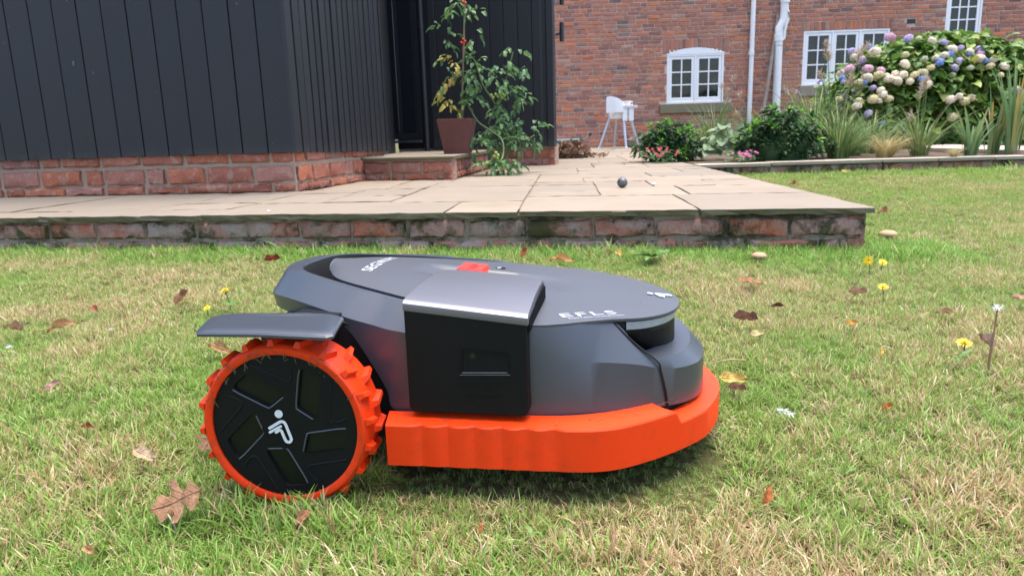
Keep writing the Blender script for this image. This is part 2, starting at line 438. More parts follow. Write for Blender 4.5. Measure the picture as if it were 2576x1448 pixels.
def lid_z(x, y):
    w = max(.03, lid_w(x)); d = abs(y - YC)
    z = zc(x) - float(np.interp(x, LK[:, 0], LK[:, 1])) * (d / w) ** 2
    tr = sstep(.036, .026, abs(y - YC - .004)) * sstep(.075, .13, x) * sstep(.345, .20, x)
    return z - .008 * float(tr)
def lid_at(px, py):
    z = .24
    for _ in range(30):
        q = loc(at(px, py, z)); z = lid_z(q[0], q[1])
    return q
# --- shell rings: stations (x, half width, z): R3 bottom, R2 lower crease, R1 upper crease, R0 inner edge
R3 = [(-.137,0,.203),(-.131,.048,.203),(-.110,.084,.204),(-.058,.130,.204),(.008,.167,.205),(.040,.182,.199),(.072,.194,.162),(.096,.2,.124),(.105,.201,.098),(.16,.201,.097),(.21,.201,.097),(.285,.2,.097),(.33,.194,.097),(.385,.176,.095),(.42,.154,.093),(.447,.131,.090),(.472,.106,.086),(.494,.073,.084),(.504,.035,.083),(.507,0,.083)]
R2 = [(-.140,0,.222),(-.134,.05,.2225),(-.111,.088,.2245),(-.055,.135,.2265),(.010,.168,.2190),(.045,.182,.2135),(.078,.191,.2085),(.100,.198,.205),(.125,.202,.202),(.165,.204,.196),(.21,.203,.188),(.285,.201,.175),(.33,.192,.166),(.382,.171,.160),(.418,.152,.152),(.445,.132,.141),(.471,.107,.136),(.493,.074,.133),(.503,.035,.132),(.506,0,.132)]
R1 = [(-.118,0,.257),(-.111,.043,.257),(-.094,.070,.256),(-.042,.103,.2525),(.030,.137,.2445),(.060,.148,.241),(.085,.157,.2375),(.105,.165,.235),(.130,.173,.232),(.17,.183,.227),(.21,.193,.219),(.285,.1955,.2105),(.33,.178,.2085),(.380,.139,.2055),(.410,.136,.177),(.437,.134,.154),(.457,.110,.153),(.474,.080,.152),(.484,.040,.151),(.487,0,.151)]
R0 = [(-.090,0,.258),(-.085,.046,.258),(-.067,.076,.257),(-.034,.097,.2530),(.034,.130,.2448),(.062,.141,.2413),(.087,.150,.2378),(.107,.157,.2353),(.132,.164,.2323),(.17,.172,.227),(.21,.176,.219),(.285,.175,.209),(.33,.16,.207),(.374,.126,.204),(.392,.118,.173),(.408,.108,.155),(.425,.090,.153),(.440,.062,.152),(.448,.03,.151),(.450,0,.151)]
def loop(st, sub=4):
    c = crom(st, sub)
    near = [(p[0], YC - max(0, p[1]), p[2]) for p in c]; far = [(p[0], YC + max(0, p[1]), p[2]) for p in c[1:-1]][::-1]
    return near + far
r0, r1, r2, r3 = [loop(q) for q in (R0, R1, R2, R3)]
def off(r, dd, dz): # move ring towards the centre line
    return [(p[0] - dd * (1 if p[0] > .3 else -1 if p[0] < -.05 else 0) , YC + (p[1] - YC) * (1 - dd / .2), p[2] + dz) for p in r]
mb = MB(); mb.loft([off(r3, .012, .004), r3, r2, r1, r0, off(r0, .001, -.002)])
shell = mb.obj('body_shell', M['grey_plastic'], mower, 24)
mb = MB(); mb.loft([off(r0, .001, -.0015), off(r0, .003, -.010), off(r0, .008, -.05)], cap1=True)
mb.obj('recess_liner', M['matt_black'], mower, 30)
# panel gap that runs down the front quarter, both sides
for sgn in (-1, 1):
    st = [(.3835, .1365, .203), (.411, .137, .176), (.4385, .1365, .1535), (.4435, .1345, .141), (.450, .1292, .112), (.4535, .126, .089)]
    pts = [(p[0], YC + sgn * (p[1] + .0012), p[2]) for p in st]
    q = crom(pts, 4); mb = MB()
    mb.tube(q, .0014, 5); mb.obj('panel_gap', M['matt_black'], mower)
# lid
xs = np.unique(np.concatenate([_lx[:, 0], np.linspace(-.05, .46, 60)])); NT_ = 41
mb = MB(); grid = []
for x in xs:
    w = lid_w(x); grid.append([(x, YC + w * t, lid_z(x, YC + w * t)) for t in np.sign(np.linspace(-1, 1, NT_)) * np.abs(np.linspace(-1, 1, NT_)) ** .9])
V = [p for g in grid for p in g]; n = NT_; Fc = []
for i in range(len(xs) - 1):
    for k in range(n - 1): Fc.append((i*n+k, (i+1)*n+k, (i+1)*n+k+1, i*n+k+1))
mb.add(V, Fc)
edge = [g[0] for g in grid] + [g[-1] for g in grid[1:-1]][::-1]
mb.loft([[(p[0], p[1], p[2] - .0032) for p in edge], edge])
lid = mb.obj('lid', M['lid_plastic'], mower, 28)
ins = lambda s, dz: [(.2 + (p[0] - .2) * s, YC + (p[1] - YC) * s, p[2] - dz) for p in edge]
MB().loft([ins(.97, .022), ins(.988, .0031), ins(.999, .0030)]).obj('lid_gasket', M['matt_black'], mower, 30)
# sensor head under the lid nose, clear strip
def headring(xc, sx, sy, z0, n=40, tilt=0.0):
    out = []
    for k in range(n):
        a = 2 * pi * k / n; cx, cy = cos(a), sin(a)
        e = 2 / 2.6
        X = xc + sx * np.sign(cx) * abs(cx) ** e; Y = YC + sy * np.sign(cy) * abs(cy) ** e
        out.append((X, Y, z0 + tilt * (X - xc)))
    return out
lipx = [p for p in edge if p[0] > .372]; lips = [p for p in edge if p[0] > .398]
def lip(dz, ins_, src=None):
    out = []
    for p in (src or lipx):
        f_ = float(sstep(.36, .40, p[0])); w = max(.001, abs(p[1] - YC)); k = max(0, w - ins_ * min(1, w / .03)) / w
        out.append((p[0] - ins_ * float(sstep(.40, .46, p[0])), YC + (p[1] - YC) * k, p[2] - dz))
    return out
mb = MB(); mb.loft([lip(*q, lips) for q in ((.0050, .0030), (.0054, .0014), (.0160, .0042), (.0170, .008))], closed=False)
mb.obj('clear_strip', M['strip'], mower, 40)
hb_o = crom([(.36, .092), (.385, .088), (.405, .084), (.425, .077), (.442, .066), (.455, .05), (.463, .028), (.465, 0)], 4)
nl = len(lipx); tt = np.linspace(0, 1, (nl + 1) // 2)
hs = np.linspace(0, 1, len(hb_o)); half = [(float(np.interp(t, hs, hb_o[:, 0])), float(np.interp(t, hs, hb_o[:, 1]))) for t in tt]
botr = [(x, YC - w, .1505) for x, w in half] + [(x, YC + w, .1505) for x, w in half[::-1]]
botr = botr[:len(half)] + botr[len(half) + (2 * len(half) - nl):]
mb = MB(); mb.loft([lip(.0033, .004), lip(.0165, .0060), lip(.0215, .0065), [tuple(np.array(a) * .12 + np.array(b) * .88 + [0, 0, .003]) for a, b in zip(lip(.02, .007), botr)], botr], closed=False)
mb.obj('sensor_head', M['dark_plastic'], mower, 40)
# side pod with camera
for side in (1,):
    def sy(y): return y if side == 1 else 2 * YC - y
    X0, X1, YP = .1325, .2845, .0745
    def topz(x): return .2415 + (x - X0) * (.2255 - .2415) / (X1 - X0)
    mb = MB()
    out = [(X0, .110), (X0 + .004, .104), (X1 - .004, .1045), (X1, .110), (X1, topz(X1) - .001), (X0, topz(X0) - .001)]
    f0 = [(x, sy(YP + .0012), z) for x, z in out]; f1 = [(.5*(X0+X1) + (x-.5*(X0+X1))*.985, sy(YP), .17 + (z-.17)*.985) for x, z in out]; bk = [(x, sy(YP + .05), z) for x, z in out]
    mb.loft([bk, f0, f1], cap1=True)
    pod = mb.obj('side_pod', M['dark_plastic'], mower, 30)
    # cover
    nx = 14; prof = [(.0740, -.006), (.0735, -.0015), (.0742, .003), (.0775, .0058), (.083, .0072)]
    rows = []
    for i in range(nx + 1):
        s_ = i / nx; x = X0 - .0005 + s_ * (X1 + .0025 - X0)
        yb = .268 - .045 * s_ - .018 * float(sstep(.80, 1.0, s_)) - .012 * float(sstep(.12, 0, s_)); zb = .2515 - .0035 * s_
        row = [(x, sy(y), topz(x) + dz) for y, dz in prof]
        for k in range(1, 8):
            u = k / 7; y = .083 + (yb - .083) * u; z = topz(x) + .0072 + (zb - topz(x) - .0072) * u + .004 * sin(pi * u)
            row.append((x, sy(y), z))
        row.append((x, sy(yb + .004), zb - .003)); row.append((x, sy(yb + .005), zb - .010))
        under = [(x, sy(yb), zb - .011), (x, sy(.09), topz(x) - .004)]
        rows.append(row + under)
    mb = MB(); mb.loft(rows, cap0=True, cap1=True)
    mb.obj('pod_cover', M['pod_metal'], mower, 32)
    # ribbed vent below the cover's front edge
    a, b = np.array((X1 + .001, sy(.082), .216)), np.array((X1 + .0035, sy(.205), .232))
    mb = MB(); mb.loft([[a + [0, 0, -.010], a + [0, 0, .009]], [b + [0, 0, -.010], b + [0, 0, .013]]], closed=False); mb.obj('vent_back', M['matt_black'], mower)
    mb = MB()
    for k in range(44):
        c = a + (b - a) * (k + .5) / 44; c = c + [.0008, 0, 0]
        mb.box(c + [-.0006, -.0006, -.008], c + [.0010, .0006, .0085])
    mb.obj('vent', M['dark_plastic'], mower, kind='stuff')
    if side == 1:
        q = [on_y(*p, YP) for p in [(1157.5, 875), (1279, 888.5), (1282.5, 941), (1157.5, 941)]]
        fr = [np.array((p[0], YP - .0004, p[2])) for p in q]; cc = sum(fr) / 4
        inn = [cc + (p - cc) * np.array((.90, 1, .84)) for p in fr]; dp = [p + [0, .0032, 0] for p in inn]
        ou = [p + [0, -.0006, 0] for p in fr]
        mb = MB(); mb.loft([fr, ou, [p + [0, -.0006, 0] for p in inn], dp], cap1=False); mb.obj('camera_bezel', M['black_plastic'], pod)
        mb = MB(); mb.add([p + [0, -.0008, 0] for p in dp], [(0, 1, 2, 3)]); mb.obj('camera_window', M['camera_glass'], pod)
        mb = MB(); mb.tube([inn[3] + [0, -.0008, .0], inn[2] + [0, -.0008, .0]], .0006, 6); mb.tube([ou[3] + [0, 0, -.0004], ou[2] + [0, 0, -.0004]], .0005, 6); mb.obj('bezel_highlight', M['highlight_paint'], pod)  # thin highlight under the window, painted in as lighter tubes
        lc = on_y(1188, 893, YP)
        mb = MB()
        for r_, h_ in ((.0085, .0), (.0062, .001),):
            mb.tube([(lc[0], YP + .0034 - h_, lc[2] - .001), (lc[0], YP + .0012 - h_, lc[2] - .001)], r_, 24)
        mb.obj('lens_ring', M['black_plastic'], pod, 40)
        mb = MB(); mb.tube([(lc[0], YP + .001, lc[2] - .001), (lc[0], YP - .0002, lc[2] - .001)], .0038, 20); mb.obj('lens', M['lens'], pod, 40)
        mb = MB(); a_, b_ = on_y(1160, 962, YP), on_y(1261, 964, YP); mb.box((a_[0], YP - .0006, a_[2] - .0005), (b_[0], YP + .001, a_[2] + .0002)); mb.obj('embossed_line', M['dark_plastic'], pod)

# bumper: outline with six notches along its side
BO = crom([(.107,.2405),(.16,.2385),(.21,.237),(.26,.2355),(.303,.234),(.345,.231),(.372,.226),(.397,.215),(.420,.198),(.442,.179),(.463,.158),(.484,.134),(.503,.107),(.515,.078),(.523,.05),(.528,.022),(.529,0)], 12)
notch = [(.152, .0075), (.184, .008), (.2185, .0085), (.2515, .009), (.283, .0095), (.3155, .011)]
def no(x): return sum(.0058 * math.exp(-((x - a) / (s * .85)) ** 2) for a, s in notch)
BI = crom([(.100,.207),(.16,.2035),(.21,.203),(.26,.202),(.300,.201),(.335,.196),(.362,.187),(.387,.1755),(.405,.164),(.423,.1515),(.437,.138),(.450,.122),(.466,.102),(.482,.076),(.493,.045),(.499,.022),(.500,0)], 12)
def mir(c): return [(p[0], YC - p[1], p[2]) for p in c] + [(p[0], YC + p[1], p[2]) for p in c[:-1]][::-1]
def stp(x): return .0945 - .0165 * float(sstep(.4615, .4705, x))
top = [(x, w - no(x), stp(x)) for x, w in BO]; topo = [(x, w - no(x) + .0018, stp(x) - .002) for x, w in BO]
bot = [(x, w - .25 * no(x) + .0015, .0405) for x, w in BO]; bin_ = [(x, w - .02, .0405) for x, w in BO]
inn = [(x, w, (.0985 if BO[i][0] < .455 else .0985 - .0205 * float(sstep(.455, .4705, BO[i][0])))) for i, (x, w) in enumerate(BI)]
ind = [(x, w - .004, .05) for x, w in BI]
mb = MB(); R = [mir(c) for c in (ind, inn, top, topo, bot, bin_)]
mb.loft(R, closed=False)
n = len(R[0])
for e in (0, n - 1):
    nn = len(mb.v); mb.v += [tuple(r[e]) for r in R]; mb.f.append(tuple(nn + k for k in range(6)))
bumper = mb.obj('bumper', M['orange'], mower, 21)
ch = [(.10, .19), (.28, .19), (.36, .175), (.42, .145), (.47, .09), (.49, 0)]
mb = MB(); cr = [(x, YC - w) for x, w in ch] + [(x, YC + w) for x, w in ch[:-1]][::-1]
mb.loft([[(x, y, .026) for x, y in cr], [(x, y, .10) for x, y in cr]], cap0=True, cap1=True); mb.obj('chassis', M['matt_black'], mower)
mb = MB(); mb.box((-.076, .098, .150), (-.03, 2 * YC - .098, .206)); mb.box((-.055, .115, .05), (.105, 2 * YC - .115, .205)); mb.obj('motor_housing', M['matt_black'], mower)
for s_ in (-1, 1):
    mb = MB(); mb.tube([(.40, YC + s_ * .10, .024), (.40, YC + s_ * .13, .024)], .026, 20); mb.obj('caster_wheel', M['matt_black'], mower, 40)
    # wheel arch liner
    mb = MB(); rg = []
    for k in range(17):
        a = radians(-18 + k * 10.5); rg.append([(.118 * cos(a) * 1.0 + .002, YC + s_ * (YC - .112), .1055 + .108 * sin(a)), (.118 * cos(a) + .002, YC + s_ * (YC - .20), .1055 + .108 * sin(a))])
    mb.loft(rg, closed=False); mb.obj('arch_liner', M['matt_black'], mower, 40)
# fenders
fo = [(-.098, -.003), (-.108, .010), (-.121, .045), (-.130, .072), (-.124, .084), (-.10, .090), (.0, .091), (.034, .090), (.050, .082), (.060, .045), (.071, .006), (.066, -.003), (.05, -.004), (-.02, -.0045), (-.088, -.004)]
for s_ in (1, -1):
    def fy(y): return y if s_ == 1 else 2 * YC - .045 - y
    def zz(x, y): return .2212 + .0025 * sin(pi * (x + .12) / .19) + .0005 * sstep(-.005, .10, y)
    cxy = np.array((-.03, .045)); ring = lambda s, dz: [(cxy[0] + (x - cxy[0]) * s, fy(cxy[1] + (y - cxy[1]) * (1 - (1 - s) * 1.9)), zz(x, y) + dz) for x, y in fo]
    mb = MB(); mb.loft([ring(.97, -.004), ring(1, -.003), ring(1, .0), ring(.975, .0022), ring(.93, .0038), ring(.80, .0046)], cap0=True, cap1=True)
    mb.obj('fender', M['grey_plastic'], mower, 22)
    mb = MB(); mb.box((-.035, fy(.1), .205), (.03, fy(.15) if s_ == 1 else fy(.15), .219)); mb.obj('fender_bracket', M['dark_plastic'], mower)

# rear wheels
RH, RTY, WZ = .0926, .1055, .1055
win = [(-43, 69), (5, 43), (-17.5, 25), (-64, 50)]
def rpoly(poly, rr, n=4):
    P = [np.array(p, float) for p in poly]; out = []
    for i in range(len(P)):
        a, b, c = P[i-1], P[i], P[(i+1) % len(P)]
        u, v = (a - b) / np.linalg.norm(a - b), (c - b) / np.linalg.norm(c - b)
        s, e = b + u * rr, b + v * rr
        for k in range(n + 1):
            t = k / n; out.append((1-t)**2 * s + 2*t*(1-t) * b + t*t * e)
    return out
lugm = None
def make_wheel(y0, s_):
    w = empty('wheel'); w.parent = mower
    Y = lambda d: y0 + s_ * d
    N = 96
    prof = [(.0935, .004), (.0935, -.0015), (.0965, -.0030), (.1015, -.0030), (.1045, -.0005), (.1058, .004), (.1055, .032), (.1058, .057), (.1035, .062), (.092, .063)]
    rings = [[(r * cos(2*pi*k/N), Y(d), WZ + r * sin(2*pi*k/N)) for k in range(N)] for r, d in prof]
    MB().loft(rings).obj('tyre', M['tyre_orange'], w, 35)
    # hub: disc with five cut windows, built as an annular field of polygons
    import mathutils
    outer = [(.0930 * cos(2*pi*k/N), .0930 * sin(2*pi*k/N)) for k in range(N)]
    holes = []
    for k in range(5):
        a = radians(72 * k); holes.append([np.array((p[0]*cos(a) - p[1]*sin(a), p[0]*sin(a) + p[1]*cos(a))) / 1000 for p in rpoly(win, 6.5)])
    loops = [[Vector((x, z, 0)) for x, z in outer]] + [[Vector((p[0], p[1], 0)) for p in h] for h in holes]
    tri = mathutils.geometry.tessellate_polygon(loops); flat = [v for l in loops for v in l]
    def dish(x, z): return .0022
    mb = MB(); mb.add([(v.x, Y(dish(v.x, v.y) - .001), WZ + v.y) for v in flat], [t for t in tri])
    for h in holes:
        c = sum(h) / len(h)
        mb.loft([[(p[0], Y(dish(*p) - .001), WZ + p[1]) for p in h], [(c[0] + (p[0]-c[0])*.95, Y(dish(*p) + .0035), WZ + c[1] + (p[1]-c[1])*.95) for p in h]])
    hub = mb.obj('hub', M['dark_plastic'], w, 30)
    for h in holes:
        c = sum(h) / len(h); mb = MB()
        mb.add([(c[0] + (p[0]-c[0])*.955, Y(.0052), WZ + c[1] + (p[1]-c[1])*.955) for p in h], [tuple(range(len(h)))])
        mb.obj('window', M['window_tint'], w)
        # lower lips below: lit edge painted in as lighter plastic
    for k in range(5):
        a = radians(72 * k); R_ = lambda p: (p[0]*cos(a) - p[1]*sin(a), p[0]*sin(a) + p[1]*cos(a))
        mb = MB(); pl = [R_(p) for p in crom([(-37, 80), (-15, 69.5), (4, 60), (10, 58.5), (14, 62), (15.5, 70), (15, 79)], 3)]
        mb.tube([(p[0] / 1000, Y(.0024), WZ + p[1] / 1000) for p in pl], .0022, 8); mb.obj('rib', M['dark_plastic'], w, 40)
        lipp = [R_(p) for p in ((-62.5, 47.5), (-54, 42), (-22, 25.5), (-17.5, 23.8), (-12, 27.5), (2, 38.5))] 
        mb = MB(); mb.tube([(p[0] / 1000, Y(dish(p[0]/1000, p[1]/1000) - .0012), WZ + p[1] / 1000) for p in lipp], .0011, 6); mb.obj('lip_highlight', M['grey_plastic'], w, 40)  # lighter grey puts the light on this edge into the colour
    # lugs in two staggered rows, chevron
    global lugm
    if lugm is None:
        lb = MB(); a, b = .0046, .0026
        lb.loft([[(-a, -.0025, .0), (a, -.0025, .0), (a + .006, .027, 0), (-a + .006, .027, 0)], [(-b, -.0005, .0080), (b, -.0005, .0080), (b + .006, .022, .0085), (-b + .006, .022, .0085)]], cap1=True)
        lugm = lb.mesh('lug', M['tyre_orange'])
    NL = 20
    for row in range(2):
        for k in range(NL):
            a = 2 * pi * (k + .5 * row + .22) / NL
            th = a
            Rm = Matrix(((sin(th), 0, cos(th), 0), (0, 1, 0, 0), (-cos(th), 0, sin(th), 0), (0, 0, 0, 1)))
            fl = 1 if row == 0 else -1
            m_ = Matrix.Translation((.1045 * cos(th), Y(.001 if row == 0 else .059), WZ + .1045 * sin(th))) @ Rm @ Matrix.Diagonal((1, s_ * fl, 1, 1))
            o = put('lug', lugm, w); o.matrix_local = m_
    return w
wn_ = make_wheel(0.0, 1); wf_ = make_wheel(0.0, -1)
wn_.location, wn_.rotation_euler, wn_.scale = (-.0062, .0127, 0), (0, 0, radians(4.5)), (.979, .979, .979)
wf_.location, wf_.rotation_euler, wf_.scale = (-.0062, 2 * YC - .055, 0), (0, 0, radians(-4.5)), (.979, .979, .979)

# --- marks: strokes and lettering
def stroke(pl, w, close=False):
    P = [np.array(p, float) for p in pl]; L_, R_ = [], []
    for i, p in enumerate(P):
        t = P[min(i+1, len(P)-1)] - P[max(i-1, 0)]; t /= np.linalg.norm(t); nrm = np.array((-t[1], t[0])) * w / 2
        L_.append(p + nrm); R_.append(p - nrm)
    v, f = [], []
    def cap(p, t):
        a0 = math.atan2(t[1], t[0]); return [p + w/2 * np.array((cos(a0 + pi/2 - pi*k/6), sin(a0 + pi/2 - pi*k/6))) for k in range(1, 6)]
    return L_, R_
def emblem(name, fn, parent, mat, s=1.0):
    """round head above a bent figure drawn in three strokes; fn maps (mm, mm, lift) to local space"""
    mb = MB()
    th = .0006
    def poly(pts, lift=th):
        n0 = len(mb.v); mb.v += [fn(p[0] * s, p[1] * s, lift) for p in pts] ; m = len(pts)
        mb.v += [fn(p[0] * s, p[1] * s, 0) for p in pts]
        mb.f.append(tuple(n0 + k for k in range(m)))
        for k in range(m): mb.f.append((n0+k, n0+m+k, n0+m+(k+1) % m, n0+(k+1) % m))
    poly([(-4.8 + 5.2 * cos(2*pi*k/28), 15.8 + 5.2 * sin(2*pi*k/28)) for k in range(28)])
    def line(pl, w, sub=5):
        q = crom(pl, sub); L_, R_ = stroke(q, w)
        t0, t1 = q[0] - q[1], q[-1] - q[-2]
        def cap(p, t):
            a0 = math.atan2(t[1], t[0]); return [p + w/2 * np.array((cos(a0 - pi/2 + pi*k/6), sin(a0 - pi/2 + pi*k/6))) for k in range(1, 6)]
        for i in range(len(q) - 1): poly([L_[i], L_[i+1], R_[i+1], R_[i]], th + (i % 2) * 1e-5)
        poly([R_[-1], *cap(q[-1], t1), L_[-1]]); poly([L_[0], *cap(q[0], t0), R_[0]])
    line([(-18.5, -3.0), (-9, 2.6), (-3.5, 5.6), (.5, 5.2), (3.0, 1.5), (5.5, -7), (8.0, -15.5), (8.0, -18.6), (5.5, -21.2), (2.0, -20.6), (0.2, -17.5), (-2.0, -11.0), (-3.6, -6.6), (-6.0, -5.6), (-10.6, -8.4)], 3.6)
    line([(-18.6, -8.6), (-9, -3.2), (-3.8, -.6)], 3.2)
    return mb.obj(name, mat, parent)
emblem('emblem', lambda a, b, l: (a / 1000 - .001, .0002 - l, WZ + .004 + b / 1000 - .003), wn_, M['white_print'])
e0 = lid_at(1657, 742)
emblem('emblem', lambda a, b, l: (e0[0] - b / 1000 * 1.0, e0[1] + a / 1000, lid_z(e0[0] - b / 1000, e0[1] + a / 1000) + l + .0014), mower, M['white_print'], .82)

def text_mesh(s, sx=1.0, bold=0.0, sp=1.0):
    c = bpy.data.curves.new('lettering', 'FONT'); c.body = s; c.size = 1; c.offset = bold; c.space_character = sp; c.resolution_u = 3; c.align_x = 'CENTER'; c.align_y = 'CENTER'
    o = bpy.data.objects.new('lettering', c); COL.objects.link(o)
    bpy.context.view_layer.update()
    me = bpy.data.meshes.new_from_object(o.evaluated_get(bpy.context.evaluated_depsgraph_get()))
    v = [np.array(x.co) for x in me.vertices]; f = [tuple(p.vertices) for p in me.polygons]
    bpy.data.objects.remove(o); bpy.data.curves.remove(c); bpy.data.meshes.remove(me)
    lo, hi = np.min(v, 0), np.max(v, 0); k = hi - lo; mid = (lo + hi) / 2
    return [(p - mid) / k[0] * np.array((1, 1, 1)) * 1.0 for p in v], f, k[1] / k[0]
def lettering(s, fn, width, height, mat, parent, bold=.0, sp=1.0, name='lettering'):
    v, f, asp = text_mesh(s, bold=bold, sp=sp)
    return obj(name, [fn(p[0] * width, p[1] / asp * height) for p in v], f, mat, parent)
c0 = lid_at(958, 659)
lettering('SEGWAY', lambda a, b: (c0[0] - b, c0[1] + a, lid_z(c0[0] - b, c0[1] + a) + .0005), .125, .017, M['pale_print'], mower, .012)
p0, p1 = lid_at(1413, 797), lid_at(1551, 788)
d_ = (p1 - p0)[:2]; Wd = np.linalg.norm(d_); d_ /= Wd; nn = np.array((-d_[1], d_[0])); pc = (p0 + p1)[:2] / 2
def efl(cx, shift): return lambda a, b: (*(cx + a * d_ + (b + shift) * nn), lid_z(*(cx + a * d_ + (b + shift) * nn)) + .0005)
lettering('EFLS', efl(pc, .004), Wd, .0135, M['pale_print'], mower, .012, 1.25)
lettering('Exact Fusion Locating System', efl(pc + d_ * .006, -.0085), Wd * 1.0, .0055, M['pale_print'], mower, .004)
def pan(cx, cz): return lambda a, b: (cx + a, .0745 - .0004, cz + b)
q = on_y(1194, 975, .0745); lettering('EFLS', pan(q[0], q[2]), .039, .0058, M['black_plastic'], mower, .01, 1.25)
q = on_y(1214, 998, .0745); lettering('VISIONFENCE', pan(q[0], q[2] + .0004), .046, .0044, M['black_plastic'], mower, .01, 1.1)
# stop button in its trough and the small key beside it
sb = np.array((.162, YC + .024)); zt = zc(.162) - .001
mb = MB(); q = lambda s, z, dx=0: [(sb[0] + s * x + dx, sb[1] + s * y, z - .10 * x) for x, y in rpoly([(-.021, -.028), (.019, -.028), (.019, .028), (-.021, .028)], .004)]
mb.loft([q(1.02, zt - .012), q(1.0, zt + .004), q(.94, zt + .0065)], cap1=True)
btn = mb.obj('stop_button', M['red_button'], mower, 35)
lettering('STOP', lambda a, b: (sb[0] - b, sb[1] + a, zt + .0070 + .10 * b), .034, .012, M['red_ink'], btn, .02)
kb = lid_at(1256, 686)
mb = MB(); q = lambda s, z: [(kb[0] + s * x, kb[1] + s * y, z) for x, y in rpoly([(-.010, -.006), (.010, -.006), (.010, .006), (-.010, .006)], .004)]
mb.loft([q(1, kb[2] - .004), q(1, kb[2] + .007), q(.9, kb[2] + .008)], cap1=True); kbo = mb.obj('power_key', M['black_plastic'], mower, 35)
mb = MB(); mb.tube([(kb[0], kb[1], kb[2] + .008), (kb[0], kb[1], kb[2] + .0085)], .0035, 12); mb.obj('key_mark', M['pale_print'], kbo)
# ------------------------------------------------------------------ bricks
def brick_mesh(L, H, D, c=.004, rough=.0015, nx=1, seed=0):
    """brick with its face at y=0 looking to -y, centred in x and z, with worn edges"""
    r = np.random.default_rng(seed); v, f = [], []
    xs = np.linspace(-L/2 + c, L/2 - c, nx + 1); zs = [-H/2 + c, 0, H/2 - c] if nx > 1 else [-H/2 + c, H/2 - c]
    nz = len(zs); m = len(xs)
    for z in zs:
        for x in xs: v.append((x + r.normal(0, rough * .6), -abs(r.normal(0, rough)), z + r.normal(0, rough * .8)))
    for j in range(nz - 1):
        for i in range(m - 1): f.append((j*m+i, j*m+i+1, (j+1)*m+i+1, (j+1)*m+i))
    bd = [i for i in range(m)] + [j*m + m-1 for j in range(1, nz)] + [(nz-1)*m + i for i in range(m-2, -1, -1)] + [j*m for j in range(nz-2, 0, -1)]
    k = len(bd); n0 = len(v)
    for q in bd:
        x, y, z = v[q]; sx = 1 if abs(x) > L/2 - 2.5*c else 0; sz = 1 if abs(z) > H/2 - 2.5*c else 0
        v.append((np.sign(x) * (L/2 + r.normal(0, rough * .8)) if sx else x, c + r.normal(0, rough*.4), np.sign(z) * (H/2 + r.normal(0, rough*.7)) if sz else z))
    for q in range(k): x, y, z = v[n0 + q]; v.append((x, D, z))
    for a in range(k):
        b = (a + 1) % k; f.append((bd[a], n0+a, n0+b, bd[b])); f.append((n0+a, n0+k+a, n0+k+b, n0+b))
    return v, f
_bc = {}
def brick_variant(L, H, D, m, c, rough, nx, var):
    key = (round(L, 3), round(H, 3), m.name, var)
    if key not in _bc:
        v, f = brick_mesh(L, H, D, c, rough, nx, hash(key[:2]) % 1000 + var); _bc[key] = mesh('brick', v, f, m, 50)
    return _bc[key]
def place_brick(parent, o3, ang, s, z, L, H, m, D=.05, c=.004, rough=.0018, nx=3, proud=0.0):
    me = brick_variant(L, H, D, m, c, rough, nx, random.randrange(4))
    p = np.array(o3) + s * np.array([cos(ang), sin(ang), 0]) - proud * np.array([-sin(ang), cos(ang), 0])
    return put('brick', me, parent, (p[0], p[1], z), (random.gauss(0, .006), random.gauss(0, .006), ang + random.gauss(0, .006)))
def course(parent, o3, ang, s0, s1, z0, z1, L, j, m, offs=0.0, jit=.012, head=.15, **k):
    s = s0 - offs * L
    while s < s1 - .01:
        l = L * (.48 if random.random() < head else 1.0) + random.gauss(0, jit)
        a, b = max(s, s0), min(s + l - j, s1)
        if b - a > .03:
            ll = round((b - a) / .012) * .012
            place_brick(parent, o3, ang, (a + b) / 2, (z0 + z1) / 2, ll, round(z1 - z0, 3), m, proud=random.gauss(.001, .0015), **k)
        s += l
def vwall(name, o3, ang, L, z0, z1, th, m, parent, back=.006):
    """mortar body of a wall: its face lies BACK behind the line"""
    ex, ny = np.array([cos(ang), sin(ang), 0]), np.array([-sin(ang), cos(ang), 0]); o = np.array(o3)
    v = []
    for z in (z0, z1):
        for s, d in ((0, back), (L, back), (L, th), (0, th)):
            p = o + s * ex + d * ny; v.append((p[0], p[1], z))
    return obj(name, v, [(0,3,2,1),(4,5,6,7),(0,1,5,4),(1,2,6,5),(2,3,7,6),(3,0,4,7)], m, parent)
aF = math.atan2(D1[1], D1[0]); aS = math.atan2(D2[1], D2[0])

# ------------------------------------------------------------------ patio: front wall, slabs
pw = empty('patio_wall', puv(0, 0, 0), 0, 'low mossy brick retaining wall along the lawn under the paving edge', 'wall')
base = pw.location.copy()
def rel(p): return np.array(p) - np.array(base)
W0 = puv(-4.9, .035, 0)
vwall('mortar_bed', rel(W0), aF, 4.88, -.10, .136, .12, M['mortar_old'], pw, .007)
WE = puv(-.022, .035, 0)
vwall('mortar_bed', rel(WE) + .05 * D2, aS, 3.2, -.10, .136, .12, M['mortar_old'], pw, .007)
k = dict(c=.009, rough=.0046, nx=7, D=.06)
L_ = 4.9 - .022
